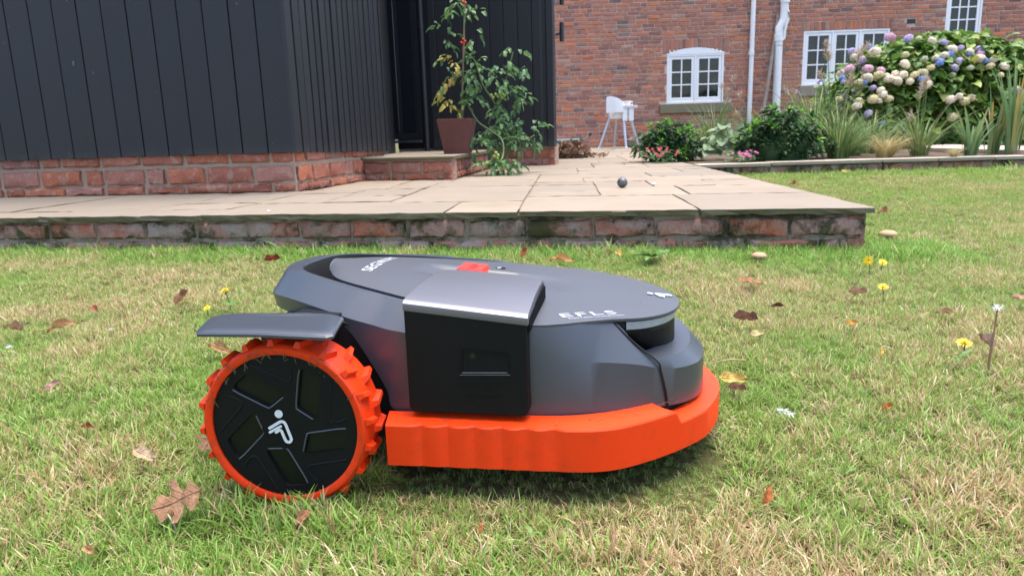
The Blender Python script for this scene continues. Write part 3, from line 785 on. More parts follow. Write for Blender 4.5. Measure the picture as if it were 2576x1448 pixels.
# right end: bricks read off the photograph, then running bond to the left
for (zz0, zz1, o_) in ((.053, .121, .0), (-.03, .040, .45)):
    s = L_ - .002; first = True
    while s > 0:
        l = .242 if random.random() > .12 else .12
        if o_ and first: l = .155
        first = False
        l += random.gauss(0, .008); a = max(s - l, 0)
        place_brick(pw, rel(W0), aF, (a + s) / 2, (zz0 + zz1) / 2, max(.05, round((s - a - .012) / .012) * .012), zz1 - zz0, M['brick_old'], proud=random.gauss(.001, .002), **k); s = a
for (zz0, zz1, o_) in ((.053, .121, .5), (-.03, .040, 0)):
    course(pw, rel(WE), aS, 0, 3.1, zz0, zz1, .242, .012, M['brick_old'], o_, **k)
patio = obj('patio', [puv(u, v, z) for z in (.02, .1505) for u, v in ((-4.85, .15), (-.12, .15), (-.12, 13.4), (-4.85, 13.4))], [(0,3,2,1),(4,5,6,7),(0,1,5,4),(1,2,6,5),(2,3,7,6),(3,0,4,7)], M['joint'], kind='structure')
def slab(u0, u1, v0, v1, g=.0042, z=HP, th=.022, parent=patio, m=None, fr=0):
    """a riven slab: top sheet with an uneven, chipped edge"""
    nu, nv = max(2, int((u1-u0)/.045)), max(2, int((v1-v0)/.12))
    if v0 > 2.5: nu, nv = 3, 3
    us, vs = np.linspace(u0+g, u1-g, nu+1), np.linspace(v0+g, v1-g, nv+1)
    tilt = (random.gauss(0, .003), random.gauss(0, .003)); dz = random.gauss(0, .0008); cu, cv = (u0+u1)/2, (v0+v1)/2
    V = []; jr = .0025
    def z_(u, v): return z + dz + tilt[0]*(u-cu)*.6 + tilt[1]*(v-cv)*.6
    for b in vs:
        for a in us:
            ed = a in (us[0], us[-1]) or b in (vs[0], vs[-1])
            V.append(puv(a + (random.gauss(0, jr) if ed else 0), b + (random.gauss(0, jr) if ed else 0), z_(a, b) + random.gauss(0, .0007) - (.0015 if ed else 0)))
    n = nu + 1; F = [(j*n+i, j*n+i+1, (j+1)*n+i+1, (j+1)*n+i) for j in range(nv) for i in range(nu)]
    bd = list(range(n)) + [j*n + nu for j in range(1, nv+1)] + [nv*n + i for i in range(nu-1, -1, -1)] + [j*n for j in range(nv-1, 0, -1)]
    for s_, dzz in ((random.uniform(.1, .3), .006), (.0, th)):
        m0 = len(V)
        for q in bd:
            p = V[q].copy(); a, b = to_uv(p[0], p[1])
            if fr and abs(b - vs[0]) < .01: b += random.gauss(.0035 if dzz < th else .006, .0045) 
            else: a += random.gauss(0, .0015)
            V.append(puv(a, b, p[2] - dzz * random.uniform(.8, 1.15)))
        prev = bd if dzz < th else list(range(m0 - len(bd), m0)); kk = len(bd)
        for i in range(kk): F.append((prev[i], m0 + i, m0 + (i+1) % kk, prev[(i+1) % kk]))
    return obj('slab', V, F, m or M['slab'], parent, 40)
LAY = [(-.60,0,0,.69), (-1.28,-.60,0,.69), (-1.57,-1.28,0,.47), (-2.62,-1.57,0,.53), (-3.42,-2.62,0,.27), (-4.85,-3.42,0,.25),
       (-1.28,-.93,.69,.97), (-1.28,-.93,.97,1.45), (-.93,-.52,.69,1.22), (-.52,0,.69,1.22), (-.93,-.62,1.22,1.68), (-.62,-.30,1.22,1.68), (-.30,0,1.22,1.68),
       (-1.92,-1.28,.47,1.45), (-2.27,-1.92,.53,.87), (-2.27,-1.92,.87,1.37), (-2.62,-2.27,.53,1.10), (-3.03,-2.62,.27,.57), (-3.03,-2.62,.57,1.15), (-3.79,-3.03,.27,1.25), (-4.85,-3.79,.25,1.25),
       (-2.62,-2.27,1.10,1.37), (-3.03,-2.62,1.15,1.37)]
for q in LAY: slab(*q, fr=q[2] == 0)
v = 1.45
slab(-1.28, -.93, 1.45, 1.68)
rows = [(1.37, 1.95, -2.62, -1.92), (1.45, 1.95, -1.92, -1.28), (1.68, 2.08, -1.28, 0), (1.95, 2.5, -2.62, -1.28), (2.08, 2.58, -1.28, 0)]
v = 2.58
while v < 9.6:
    d = random.choice((.42, .55, .6, .3)); rows.append((v, v + d, -1.95 if v > 4.2 else -1.6, 0)); v += d
rows += [(2.5, 2.58, -1.6, -1.28)]
rows += [(9.6 + i * .6, 10.2 + i * .6, -1.3, .15) for i in range(6)]
for v0, v1, u0, u1 in rows:
    u = u0
    while u < u1 - .001:
        w = random.choice((.3, .45, .6, .75)); e = u + w
        if u1 - e < .22: e = u1
        slab(u, e, v0, v1); u = e

# ------------------------------------------------------------------ shed: plinth bricks, boards
A0, A1, B1 = at(0, 497, HP), at(750, 482, HP), at(918, 455, HP)
dA = (A1 - A0) / np.linalg.norm(A1 - A0); aA = math.atan2(dA[1], dA[0]); dB = (B1 - A1) / np.linalg.norm(B1 - A1); aB = math.atan2(dB[1], dB[0])
CL, CR = at(1290, 417, HP), at(1395, 415, HP)
dC = (CR - CL) / np.linalg.norm(CR - CL); aC = math.atan2(dC[1], dC[0])
shed = empty('garden_room', A1, 0, 'black timber clad garden room on a red brick plinth beside the paving', 'outbuilding')
sb_ = np.array(A1)
def rs(p): return np.array(p) - sb_
AL = A1 - dA * 3.2                              # left end of the front face
ZC = .386; ZT = 2.55
LA = 3.2; LB = 1.36
vwall('plinth', rs(AL) * [1, 1, 0], aA, LA - .012, 0, ZC - HP + .03, .2, M['mortar'], shed, .009)
pl2 = vwall('plinth', rs(A1) * [1, 1, 0], aB, LB, 0, ZC - HP + .03, .2, M['mortar'], shed, .009)
kb_ = dict(c=.008, rough=.0044, nx=5)
for z0, z1, of in ((.0, .048, .6), (.060, .152, .12), (.175, .235, .55)):
    s = LA - .001; first = True
    while s > 0:
        l = .275 + random.gauss(0, .012) if random.random() > .1 else .14
        if first and of > .3: l *= .55
        first = False; a = max(0, s - l)
        place_brick(shed, rs(AL), aA, (a + s) / 2, (z0 + z1) / 2, max(.04, round((s - a - .022) / .012) * .012), z1 - z0, M['brick_red'], proud=random.gauss(.002, .0015), **kb_); s = a
    course(shed, rs(A1), aB, .012, LB, z0, z1, .24 if of < .2 else .26, .015, M['brick_red'], of, head=.45, **kb_)
# wide boards on the front, narrow battens on the return
bw = .1585; s = LA + .005; i = 0
def board(o3, ang, s0, s1, z0, z1, d0, d1, parent, name='cladding_board', m=None, slant=0.0):
    ex, ny = np.array([cos(ang), sin(ang), 0]), np.array([-sin(ang), cos(ang), 0]); mb = MB(); o = np.array(o3)
    c = .004; prof = [(s0, d1), (s0, d0 + c + slant), (s0 + c, d0 + slant), (s1 - c, d0), (s1, d0 + c), (s1, d1)]
    R = [[(*(o + a * ex + b * ny)[:2], o[2] * 0 + z) for a, b in prof] for z in (z0, z1)]
    mb.loft(R, cap0=True, cap1=True); return mb.obj(name, m or M['board'], parent)
zc0 = ZC - HP
while s > .02:
    a = max(0, s - bw); j = random.gauss(0, .001)
    board(rs(AL), aA, a + .003, s - .003, zc0 + random.gauss(0, .002), ZT, -.026 + j, -.002, shed); s = a
vwall('cladding_backing', rs(AL) * [1, 1, 0], aA, LA, zc0 + .012, ZT, .1, M['frame_black'], shed, -.012)
vwall('cladding_backing', rs(A1) * [1, 1, 0], aB, LB, zc0 + .012, ZT, .1, M['frame_black'], shed, -.001)
s = -.028; zb = zc0 - .002
while s < LB:
    w = .088 + random.gauss(0, .004); board(rs(A1), aB, s, min(s + w - .007, LB), zb - .020 * s, ZT, -.024 + random.gauss(0, .002), -.0015, shed, slant=-.006); s += w
# recess end: the far wing with door, pipe and boards
wing = shed
CW = CR - dC * 1.62
Lc = 1.62
zC0 = .335 - HP
vwall('plinth', rs(CW) * [1, 1, 0], aC, Lc - .004, 0, zC0 + .02, .2, M['mortar'], wing, .008)
for z0, z1, of in ((.0, .055, .3), (.067, .150, .0)):
    course(wing, rs(CW), aC, .0, Lc, z0, z1, .24, .014, M['brick_red'], of, head=.2, **kb_)
sC = lambda px, py: float(np.dot(atp(px, py, CR, np.array([-dC[1], dC[0], 0])) - CW, dC))
zCf = lambda px, py: float(atp(px, py, CR, np.array([-dC[1], dC[0], 0]))[2]) - HP
vwall('cladding_backing', rs(CW) * [1, 1, 0], aC, Lc, zC0 + .01, ZT + .3, .1, M['frame_black'], wing, -.004)
s0 = sC(1092, 350); s = Lc - .055
while s > s0:
    a = max(s0, s - .137); board(rs(CW), aC, a + .002, s - .002, zC0, ZT + .3, -.024, -.002, wing); s = a
board(rs(CW), aC, Lc - .053, Lc + .012, zC0 - .005, ZT + .3, -.045, .05, wing, name='corner_board')
# side face of the wing
aD = math.atan2(1, .05); vwall('side_wall', rs(CR) * [1, 1, 0] , aD, 2.6, zC0, ZT + .3, .12, M['board'], wing, .02)
vwall('plinth', rs(CR + [.0, .06, 0]) * [1, 1, 0], aD, 2.5, 0, zC0 - .002, .12, M['mortar'], wing, .012)
for z0, z1, of in ((.0, .055, .3), (.067, .150, .0)): course(wing, rs(CR), aD, .0, 1.0, z0, z1, .24, .014, M['brick_red'], of, head=.2, **kb_)
# door in the recess
sd0, sd1 = sC(940, 330), sC(1064, 330); zs = zCf(1015, 359)
board(rs(CW), aC, sd0 - .3, sd0 + .02, zs, ZT + .3, -.03, -.002, wing, name='door_frame', m=M['frame_black'])
board(rs(CW), aC, sd1 - .035, sd1 + .02, zs, ZT + .3, -.035, -.002, wing, name='door_frame', m=M['frame_black'])
door = board(rs(CW), aC, sd0 + .021, sd1 - .036, zs + .03, ZT + .2, -.016, -.002, wing, name='door', m=M['frame_black'])
g0 = sC(1010, 300)
board(rs(CW), aC, sd0 + .04, g0 - .02, zs + .10, ZT + .1, -.0205, -.0165, door, name='door_glass', m=M['door_glass'])
board(rs(CW), aC, g0 + .025, sd1 - .065, zs + .10, ZT + .1, -.0205, -.0165, door, name='door_glass', m=M['door_glass'])
board(rs(CW), aC, sd0 - .3, sd1 + .01, zs - .004, zs + .022, -.07, -.002, wing, name='door_sill', m=M['steel'])
sp0, sp1 = sC(1070, 330), sC(1086, 330)
ny = np.array([-dC[1], dC[0], 0]); pp = rs(CW) + dC * (sp0 + sp1) / 2 - ny * .055
MB().tube([(pp[0], pp[1], .16), (pp[0], pp[1], ZT + .3)], .028, 14).obj('downpipe', M['frame_black'], wing, 40)
for z in (1.32,):
    MB().tube([(pp[0], pp[1], z), (pp[0], pp[1], z + .04)], .034, 14).obj('pipe_collar', M['frame_black'], wing, 40)
# roof and the rest of the body, so that the room stands as a solid
RB = [AL, A1, A1 + dB * LB, CW, CR, CR + np.array([.05, 1, 0]) * 2.6, CR + np.array([-4.2, 3.4, 0])]
MB().loft([[(*rs(p)[:2], ZT + .30) for p in RB], [(*rs(p)[:2], ZT + .42) for p in RB]], cap0=True, cap1=True).obj('roof', M['frame_black'], shed)
# recess left-hand return wall (hidden edge of the front block)
e = A1 + dB * LB; vw = CW - e; vwall('recess_wall', rs(e) * [1, 1, 0], math.atan2(vw[1], vw[0]), float(np.hypot(vw[0], vw[1])), 0, ZT + .3, .08, M['board'], shed, .03)
for nm, y0_, lab in (('wall_lamp', (57, 105), 'black up and down wall lamp on the garden room corner, lower of the two'), ('wall_lamp', (-35, 13), 'black wall lamp on the garden room corner cut by the top frame edge')):
    n_ = np.array([-dC[1], dC[0], 0]); pt = [atp(1413, y, CR + dC * .06, n_) for y in y0_]
    lamp = empty(nm, pt[1], 0, lab, 'lamp', 'wall lamps on the garden room corner'); h = pt[0][2] - pt[1][2]
    MB().tube([(0, 0, 0), (0, 0, h)], .021, 16).obj('lamp_body', M['frame_black'], lamp, 40)
    MB().tube([(0, 0, h * .42), tuple(-dC * .058 + [0, 0, h * .40])], .012, 8).obj('bracket', M['frame_black'], lamp, 40)
    MB().tube([(0, 0, -.0015), (0, 0, .002)], .016, 12).obj('lamp_glass', M['door_glass'], lamp, 40)

# ------------------------------------------------------------------ step in front of the door
S0, S1 = at(918, 455, HP), at(1135, 452, HP); dS = (S1 - S0) / np.linalg.norm(S1 - S0); aSt = math.atan2(dS[1], dS[0]); Ls = float(np.linalg.norm(S1 - S0))
S2 = at(1240, 420, HP); dR = (S2 - S1) / np.linalg.norm(S2 - S1); aR = math.atan2(dR[1], dR[0]); Lr = float(np.linalg.norm(S2 - S1))
step = empty('door_step', S0, 0, 'brick doorstep with a stone top under the potted tomato plant', 'step')
rt_ = lambda p: np.array(p) - S0
ZS = .163
vwall('mortar_core', rt_(S0), aSt, Ls - .014, 0, ZS - .024, .15, M['mortar'], step, .01)
vwall('mortar_core', rt_(S1) + dR * .05, aR, Lr - .06, 0, ZS - .024, .2, M['mortar'], step, .012)
for z0, z1, of in ((0, .041, .6), (.052, .126, .1)):
    course(step, rt_(S0), aSt, .0, Ls, z0, z1, .235, .014, M['brick_red'], of, head=.3, **kb_)
    course(step, rt_(S1), aR, .0, Lr, z0, z1, .12 if of < .2 else .235, .014, M['brick_red'], of, head=.1, **kb_)
nS = np.array([-dS[1], dS[0], 0])
bk = rt_(S1) + dR * (Lr + .02)
q = [rt_(S0) - nS * .03 - dS * .03, rt_(S1) - nS * .03 + dS * .035, bk + dS * .03, bk - dS * (Ls + .25)]
mid = .47
for t0, t1 in ((0, mid), (mid, 1)):
    P_ = [q[0] + (q[1]-q[0]) * t0, q[0] + (q[1]-q[0]) * t1, q[3] + (q[2]-q[3]) * t1, q[3] + (q[2]-q[3]) * t0]; c = sum(P_) / 4
    MB().loft([[(*(c + (p - c) * s)[:2], z) for p in P_] for s, z in ((.992, ZS - .022), (.998, ZS - .008), (.994, ZS), )], cap0=True, cap1=True).obj('slab', M['slab'], step)

# ------------------------------------------------------------------ house
HY = 15.2; HO = np.array([.35, HY + .05, HP]); aH = radians(-2.0)
dH = np.array([cos(aH), sin(aH), 0]); nH = np.array([-sin(aH), cos(aH), 0])
house = empty('brick_house', HO, 0, 'old red brick farmhouse wall with white casement windows behind the garden', 'house')
def hw(px, py):
    p = atp(px, py, HO, nH) - HO; return float(p @ dH), float(p[2])
def hp_(s, z, d=0.0): return s * dH + d * nH + np.array([0, 0, z])
LH, ZH = 12.6, 3.9
W1 = [*hw(1676, 262), *hw(1822, 118)]; W2 = [*hw(2015, 216), *hw(2239, 72)]; W3 = [*hw(2374, 98), *hw(2479, -60)]
VB = [*hw(2281, 60), *hw(2303, 48)]
holes = [(w[0], w[2], w[1], w[3]) for w in (W1, W2, W3)]
def inhole(a, b, z0, z1, pad=0.0): return any(a < h[1] + pad and b > h[0] - pad and z0 < h[3] + pad and z1 > h[2] - pad for h in holes)
gs = sorted({0, LH, *[h[0] for h in holes], *[h[1] for h in holes]}); gz = sorted({-.1, ZH, *[h[2] for h in holes], *[h[3] for h in holes]})
mb = MB()
for i in range(len(gs) - 1):
    for j in range(len(gz) - 1):
        if not inhole(gs[i] + 1e-4, gs[i+1] - 1e-4, gz[j] + 1e-4, gz[j+1] - 1e-4):
            a, b, z0, z1 = gs[i], gs[i+1], gz[j], gz[j+1]
            v_ = [hp_(s, z, d) for d in (.010, .22) for s, z in ((a, z0), (b, z0), (b, z1), (a, z1))]
            mb.add(v_, [(0,1,2,3),(7,6,5,4),(0,4,5,1),(1,5,6,2),(2,6,7,3),(3,7,4,0)])
hwall = mb.obj('wall', M['mortar_house'], house)
cp, bl = .0805, .246; stuffmb = MB(); nparts = 0; cand = []
up_ = lambda z: math.ceil(z / .0805) * .0805
arch = [(W1[0] - .10, W1[2] + .10, W1[3] - .115, up_(W1[3] + .10)), (W2[0] - .05, W2[2] + .05, W2[3] + .005, up_(W2[3] + .16))]
sills = [(W1[0] - .14, W1[2] + .16, hw(1740, 284)[1], W1[1]), (W2[0] - .06, W2[2] + .1, hw(2100, 240)[1], W2[1])]
r_ = 0; z = 0.0; blocks = holes + arch + sills + [(VB[0], VB[2], VB[1], VB[3])]
while z < ZH - .05:
    s = -random.random() * bl; header = r_ % 5 == 3
    z0, z1 = z + .0075, z + cp - .0075; r_ += 1
    while s < LH:
        l = (bl * .5 if header or random.random() < .07 else bl) + random.gauss(0, .008)
        segs = [(max(s, 0), min(s + l - .016, LH))]
        for h in blocks:
            if z1 > h[2] + .01 and z0 < h[3] - .01:
                ns = []
                for a, b in segs:
                    if b <= h[0] or a >= h[1]: ns.append((a, b)); continue
                    if a < h[0] - .03: ns.append((a, h[0] - .006))
                    if b > h[1] + .03: ns.append((h[1] + .006, b))
                segs = ns
        for a, b in segs:
            if b - a > .04: cand.append((a, b, z0 + random.gauss(0, .0022), z1 + random.gauss(0, .0022), r_))
        s += l
    z += cp
for t in range(2):                                        # soldier courses over the windows
    a0, a1, z0, z1 = arch[t]; nb = int((a1 - a0) / .078)
    for i in range(nb):
        sa = a0 + (a1 - a0) * i / nb; zb_ = z0 + .006
        if t == 0: u = (sa + .5 * (a1 - a0) / nb - W1[0]) / (W1[2] - W1[0]) * 2 - 1; zb_ = W1[3] - .098 + .105 * max(0, 1 - u * u)
        cand.append((sa + .006, sa + (a1 - a0) / nb - .006, zb_, z1 - .008, -1))
def small_brick(a, b, z0, z1, d):
    c = .006; m_ = [random.gauss(0, .0016) for _ in range(8)]
    v_ = [(a, 0 + c, z0), (b, c, z0 + m_[0]), (b, c, z1 + m_[1]), (a, c, z1), (a + c, m_[2], z0 + c), (b - c, m_[3], z0 + c), (b - c, m_[4], z1 - c), (a + c, m_[5], z1 - c), (a, .04, z0), (b, .04, z0), (b, .04, z1), (a, .04, z1)]
    f_ = [(4,5,6,7),(0,1,5,4),(1,2,6,5),(2,3,7,6),(3,0,4,7),(8,9,1,0),(9,10,2,1),(10,11,3,2),(11,8,0,3)]
    return [hp_(x, zz, y - .004 + d) for x, y, zz in v_], f_
def vis(c):                                                # nearest to the clear part of the wall, left of the beds
    return (c[0] + c[1]) / 2 - .0 * c[2]
smin = hw(1406, 200)[0]
order = sorted([c for c in cand if (c[0] + c[1]) / 2 > smin and c[2] < 3.1], key=lambda c: abs((c[0] + c[1]) / 2 - 2.1) * .8 + abs((c[2]) - 1.15))
chosen = set(id(c) for c in order[:295])
for c in cand:
    v_, f_ = small_brick(*c[:4], random.gauss(0, .0022))
    if id(c) in chosen:
        ce = sum(np.array(p) for p in v_) / len(v_)
        obj('brick', [np.array(p) - ce for p in v_], f_, M['brick_house'], hwall, loc=tuple(ce))
    else: stuffmb.add(v_, f_)
stuffmb.obj('brickwork', M['brick_house'], hwall, kind='stuff')
def hbox(a, b, z0, z1, d0, d1, name, m, parent, c=.004):
    mb = MB(); mb.cbox((a, d0, z0), (b, d1, z1), c); mb.v = [hp_(x, zz, y) for x, y, zz in mb.v]
    return mb.obj(name, m, parent)
def window(w, nl, rows, frame=.055, archtop=0.0):
    a, z0, b, z1 = w; zt = z1 - archtop
    fr = MB()
    def bar(x0, x1, y0, y1, zz0, zz1): 
        t = MB().cbox((x0, y0, zz0), (x1, y1, zz1), .004); fr.add([hp_(x, zz, y) for x, y, zz in t.v], t.f)
    bar(a, a + frame, .004, .07, z0, zt); bar(b - frame, b, .004, .07, z0, zt); bar(a + frame, b - frame, .004, .07, zt - frame * .8, zt); bar(a + frame, b - frame, .004, .07, z0, z0 + frame)
    lw = (b - a - frame * 2) / nl; m_ = .03
    for i in range(1, nl): bar(a + frame + lw * i - .02, a + frame + lw * i + .02, .003, .07, z0 + frame, zt - frame * .8)
    win_ = fr.obj('window', M['white_frame'], house)
    if archtop:
        mb = MB(); n = 16; lo = [hp_(a - .005 + (b - a + .01) * i / n, zt + .001, .0) for i in range(n + 1)]; hi = [hp_(a - .005 + (b - a + .01) * i / n, zt + .025 + (archtop - .02) * (1 - (2 * i / n - 1) ** 2), .0) for i in range(n + 1)]
        mb.loft([[p + nH * .07 for p in lo], lo, hi, [p + nH * .07 for p in hi]], closed=False); mb.obj('arched_head', M['white_frame'], win_)
    for i in range(nl):
        x0, x1 = a + frame + lw * i + (.02 if i else 0) + .004, a + frame + lw * (i + 1) - (.02 if i < nl - 1 else 0) - .004
        y0, y1 = z0 + frame + .004, zt - frame * .8 - .004
        sash = MB()
        def sb2(p, q, r, s, d=.012): t = MB().cbox((p, d, r), (q, .05, s), .003); sash.add([hp_(x, zz, y) for x, y, zz in t.v], t.f)
        st = .052
        sb2(x0, x0 + st, y0, y1); sb2(x1 - st, x1, y0, y1); sb2(x0 + st, x1 - st, y1 - st, y1); sb2(x0 + st, x1 - st, y0, y0 + st * 1.35)
        gx0, gx1, gz0, gz1 = x0 + st, x1 - st, y0 + st * 1.35, y1 - st; cols = 2 if nl > 1 else 3
        for c in range(1, cols): xx = gx0 + (gx1 - gx0) * c / cols; sb2(xx - .013, xx + .013, gz0, gz1, .018)
        for r in range(1, rows): zz = gz0 + (gz1 - gz0) * r / rows; sb2(gx0, gx1, zz - .012, zz + .012, .0195)
        sash.obj('sash', M['white_frame'], win_)
        for c in range(cols):
            for r in range(rows):
                A, B = gx0 + (gx1 - gx0) * c / cols + (.013 if c else 0), gx0 + (gx1 - gx0) * (c + 1) / cols - (.013 if c < cols - 1 else 0)
                C_, D_ = gz0 + (gz1 - gz0) * r / rows + (.012 if r else 0), gz0 + (gz1 - gz0) * (r + 1) / rows - (.012 if r < rows - 1 else 0)
                obj('pane', [hp_(A, C_, .036), hp_(B, C_, .036), hp_(B, D_, .036), hp_(A, D_, .036)], [(0,1,2,3)], M['glass'], win_)
    return win_
window(W1, 2, 3, .045, .125); window(W2, 3, 3, .045); w3 = window(W3, 1, 4, .04)
hbox(sills[0][0], sills[0][1], sills[0][2], W1[1] - .004, -.07, .1, 'window_sill', M['sill_stone'], house, .008)
hbox(sills[1][0], sills[1][1], sills[1][2], W2[1] - .004, -.07, .1, 'window_sill', M['coping'], house, .008)
hbox(VB[0], VB[2], VB[1], VB[3], -.006, .05, 'air_vent', M['frame_black'], house)
# pipes: thin downpipe, thick soil pipe with an offset, leaning pole
def hpipe(name, pts, r, m, parent, d=-.07, n=12):
    mb = MB(); mb.tube([hp_(*hw(x, y), d) for x, y in pts], r, n); return mb.obj(name, m, parent, 40)
hpipe('downpipe', [(1880.5, 318), (1893.5, -20)], .047, M['white_pipe'], house)
hpipe('pipe_clip', [(1886.8, 140), (1887.3, 130)], .058, M['white_pipe'], house)
sp_ = [(1946, 310), (1953.5, 118)]
hpipe('soil_pipe', sp_, .078, M['white_pipe'], house, -.10)
hpipe('soil_pipe', [(1953.5, 117), (1954, 96), (1956, 72), (1962, 62), (1966.5, 50), (1968.5, 30), (1970.5, -30)], [.082, .086, .08, .078, .078, .078, .08], M['white_pipe'], house, -.10)
hpipe('pipe_collar', [(1953, 106), (1953.6, 90)], .093, M['white_pipe'], house, -.10)
hpipe('pipe_collar', [(1969.8, 10), (1970.2, 0)], .093, M['white_pipe'], house, -.10)
hpipe('branch_pipe', [(1960, 104), (1966, 100), (1967, 82), (1971, 66), (1976, 50), (1976, 34), (1970, 22)], .026, M['white_pipe'], house, -.15)
pole = empty('wooden_pole', at(1895, 335, HP), 0, 'weathered wooden pole leaning on the brick wall between the white pipes', 'pole')
a_, b_ = HO + hp_(*hw(1900, 330), -.30), HO + hp_(*hw(1955, 38), -.05); o_ = np.array(pole.location)
MB().tube([a_ - o_, (a_ + b_) / 2 - o_ + [.01, 0, 0], b_ - o_], [.036, .034, .03], 9).obj('shaft', M['wood'], pole, 40)
MB().tube([b_ - o_, b_ - o_ + (b_ - a_) * .004], [.034, .03], 9).obj('pole_end', M['wood'], pole, 40)
# ------------------------------------------------------------------ things on the paving
bp = at(1565, 459.5, HP + .027); br = .027
t = MB(); N = 28
t.loft([[(br * sin(pi * i / 16) * cos(2*pi*k/N), br * sin(pi * i / 16) * sin(2*pi*k/N), -br * cos(pi * i / 16)) for k in range(N)] for i in range(17)])
ball = t.obj('boule_ball', M['steel'], None, 60, loc=(bp[0], bp[1], HP + br), label='steel boules ball lying alone on the stone paving', cat='ball')
for zr in (-.30, .30):
    a = .0272; MB().tube([(a * math.sqrt(1-zr*zr) * cos(2*pi*k/32), a * math.sqrt(1-zr*zr) * sin(2*pi*k/32), a * zr) for k in range(33)], .0005, 5).obj('groove', M['frame_black'], ball)
q = at(1644, 463, HP + .006)
MB().loft([[(.011 * s * cos(2*pi*k/10), .007 * s * sin(2*pi*k/10) * (1 + .2 * (k % 3)), z) for k in range(10)] for s, z in ((.6, 0), (1, .004), (.8, .009), (.3, .012))], cap0=True, cap1=True).obj('pebble', M['white_frame'], None, 60, loc=(q[0], q[1], HP + .001), label='small white pebble on the paving right of the steel ball', cat='pebble')
for (x, y, lab) in ((457, 480, 'small white shell on the paving under the brick plinth'), (675, 530, 'tiny pale snail shell on the paving edge')):
    q = at(x, y + 2, HP + .002); s = .016 if x < 500 else .006
    MB().loft([[(s * a * cos(2*pi*k/12), s * .8 * a * sin(2*pi*k/12), s * z) for k in range(12)] for a, z in ((.6, 0), (1, .35), (.85, .8), (.4, 1.1))], cap0=True, cap1=True).obj('snail_shell', M['white_frame'], None, 60, loc=(q[0], q[1], HP + .001), label=lab, cat='shell', color=(.7, .6, .5))

# high chair
hc = empty('high_chair', at(1556, 373.2, HP), radians(4), 'white plastic high chair with tray on silver legs by the brick wall', 'chair')
sc = 1.0
def leg(foot, top):
    o = MB().tube([foot, top], [.020, .024], 12).obj('leg', M['aluminium'], hc, 40)
    MB().tube([foot, np.array(foot) + (np.array(top) - foot) * .05], .023, 12).obj('foot', M['white_chair'], o, 40)
for f_, t_ in (((-.375, -.03, 0), (-.17, -.03, .52)), ((.075, -.30, 0), (.06, -.14, .52)), ((.375, .0, 0), (.20, -.02, .52)), ((-.02, .32, 0), (0, .16, .52))): leg(np.array(f_, float), np.array(t_, float))
mb = MB()                                                  # seat bowl with arched skirts
ringf = lambda s, z, dx=0: [(dx + s * .215 * np.sign(cos(a)) * abs(cos(a)) ** .7, s * .18 * np.sign(sin(a)) * abs(sin(a)) ** .7, z) for a in [2*pi*k/32 for k in range(32)]]
sk = [(x, y, .62 - (.10 if k % 8 in (0, 7, 1) else .02 + .0 * k)) for k, (x, y, _) in enumerate(ringf(1.02, 0))]
sk = [(x, y, .55 + .07 * abs(cos(4 * pi * k / 32)) ) for k, (x, y, _) in enumerate(ringf(1.05, 0))]
mb.loft([sk, ringf(1.0, .655), ringf(.93, .66), ringf(.86, .60), ringf(.8, .50)], cap1=True)
mb.obj('seat', M['white_chair'], hc, 40)
mb = MB(); oa, ia = [], []
NB = 21
for k in range(NB):
    u = 2 * k / (NB - 1) - 1; a = pi + u * radians(88); zt = .655 + .215 * math.sqrt(max(0, 1 - u * u)); ln = .05 * (zt - .655) / .2
    oa.append([((-.215 - 0) * abs(cos(a)) - 0 - ln, .185 * sin(a), .60), (-.215 * abs(cos(a)) - ln, .19 * sin(a), (.6 + zt) / 2), (-.20 * abs(cos(a)) - ln * 1.2, .185 * sin(a), zt)])
    ia.append([((-.215) * abs(cos(a)) - ln + .018, .17 * sin(a), .60), (-.197 * abs(cos(a)) - ln + .0, .172 * sin(a), (.6 + zt) / 2), (-.188 * abs(cos(a)) - ln * 1.2, .172 * sin(a), zt - .004)])
mb.loft([p + q[::-1] for p, q in zip(oa, ia)], closed=True, cap0=True, cap1=True)
o = mb.obj('backrest', M['white_chair'], hc, 40)
hc.scale = (1, 1, 1.07); hc.rotation_euler.z = radians(3); o.rotation_euler = (0, 0, radians(38))
MB().loft([[(.16 + x * s, y * s, z) for x, y in [(.17 * np.sign(cos(a)) * abs(cos(a)) ** .55, .215 * np.sign(sin(a)) * abs(sin(a)) ** .55) for a in [2*pi*k/36 for k in range(36)]]] for s, z in ((.96, .668), (1, .680), (1, .712), (.94, .712), (.90, .690))], cap0=True, cap1=True).obj('tray', M['white_chair'], hc, 40)
for x_ in (.075, .19):
    MB().cbox((x_ - .045, -.20, .45), (x_ + .045, -.175, .665), .012).obj('strap_pad', M['white_chair'], hc, 40)
cw = np.array(hc.location) + [.13, -.05, .742]
cup = empty('plastic_cup', cw, 0, 'pale cup standing on the tray of the white high chair', 'cup')
MB().loft([[(r * cos(2*pi*k/20), r * sin(2*pi*k/20), z) for k in range(20)] for r, z in ((.05, 0), (.075, .02), (.083, .09), (.078, .10), (.072, .09), (.06, .03))], cap0=True, cap1=True).obj('bowl', plain('cup_plastic', (.62, .55, .50), .4), cup, 40)
MB().tube([(.075, 0, .02), (.115, 0, .04), (.118, 0, .08), (.08, 0, .088)], .009, 8).obj('handle', M['white_chair'], cup, 40)

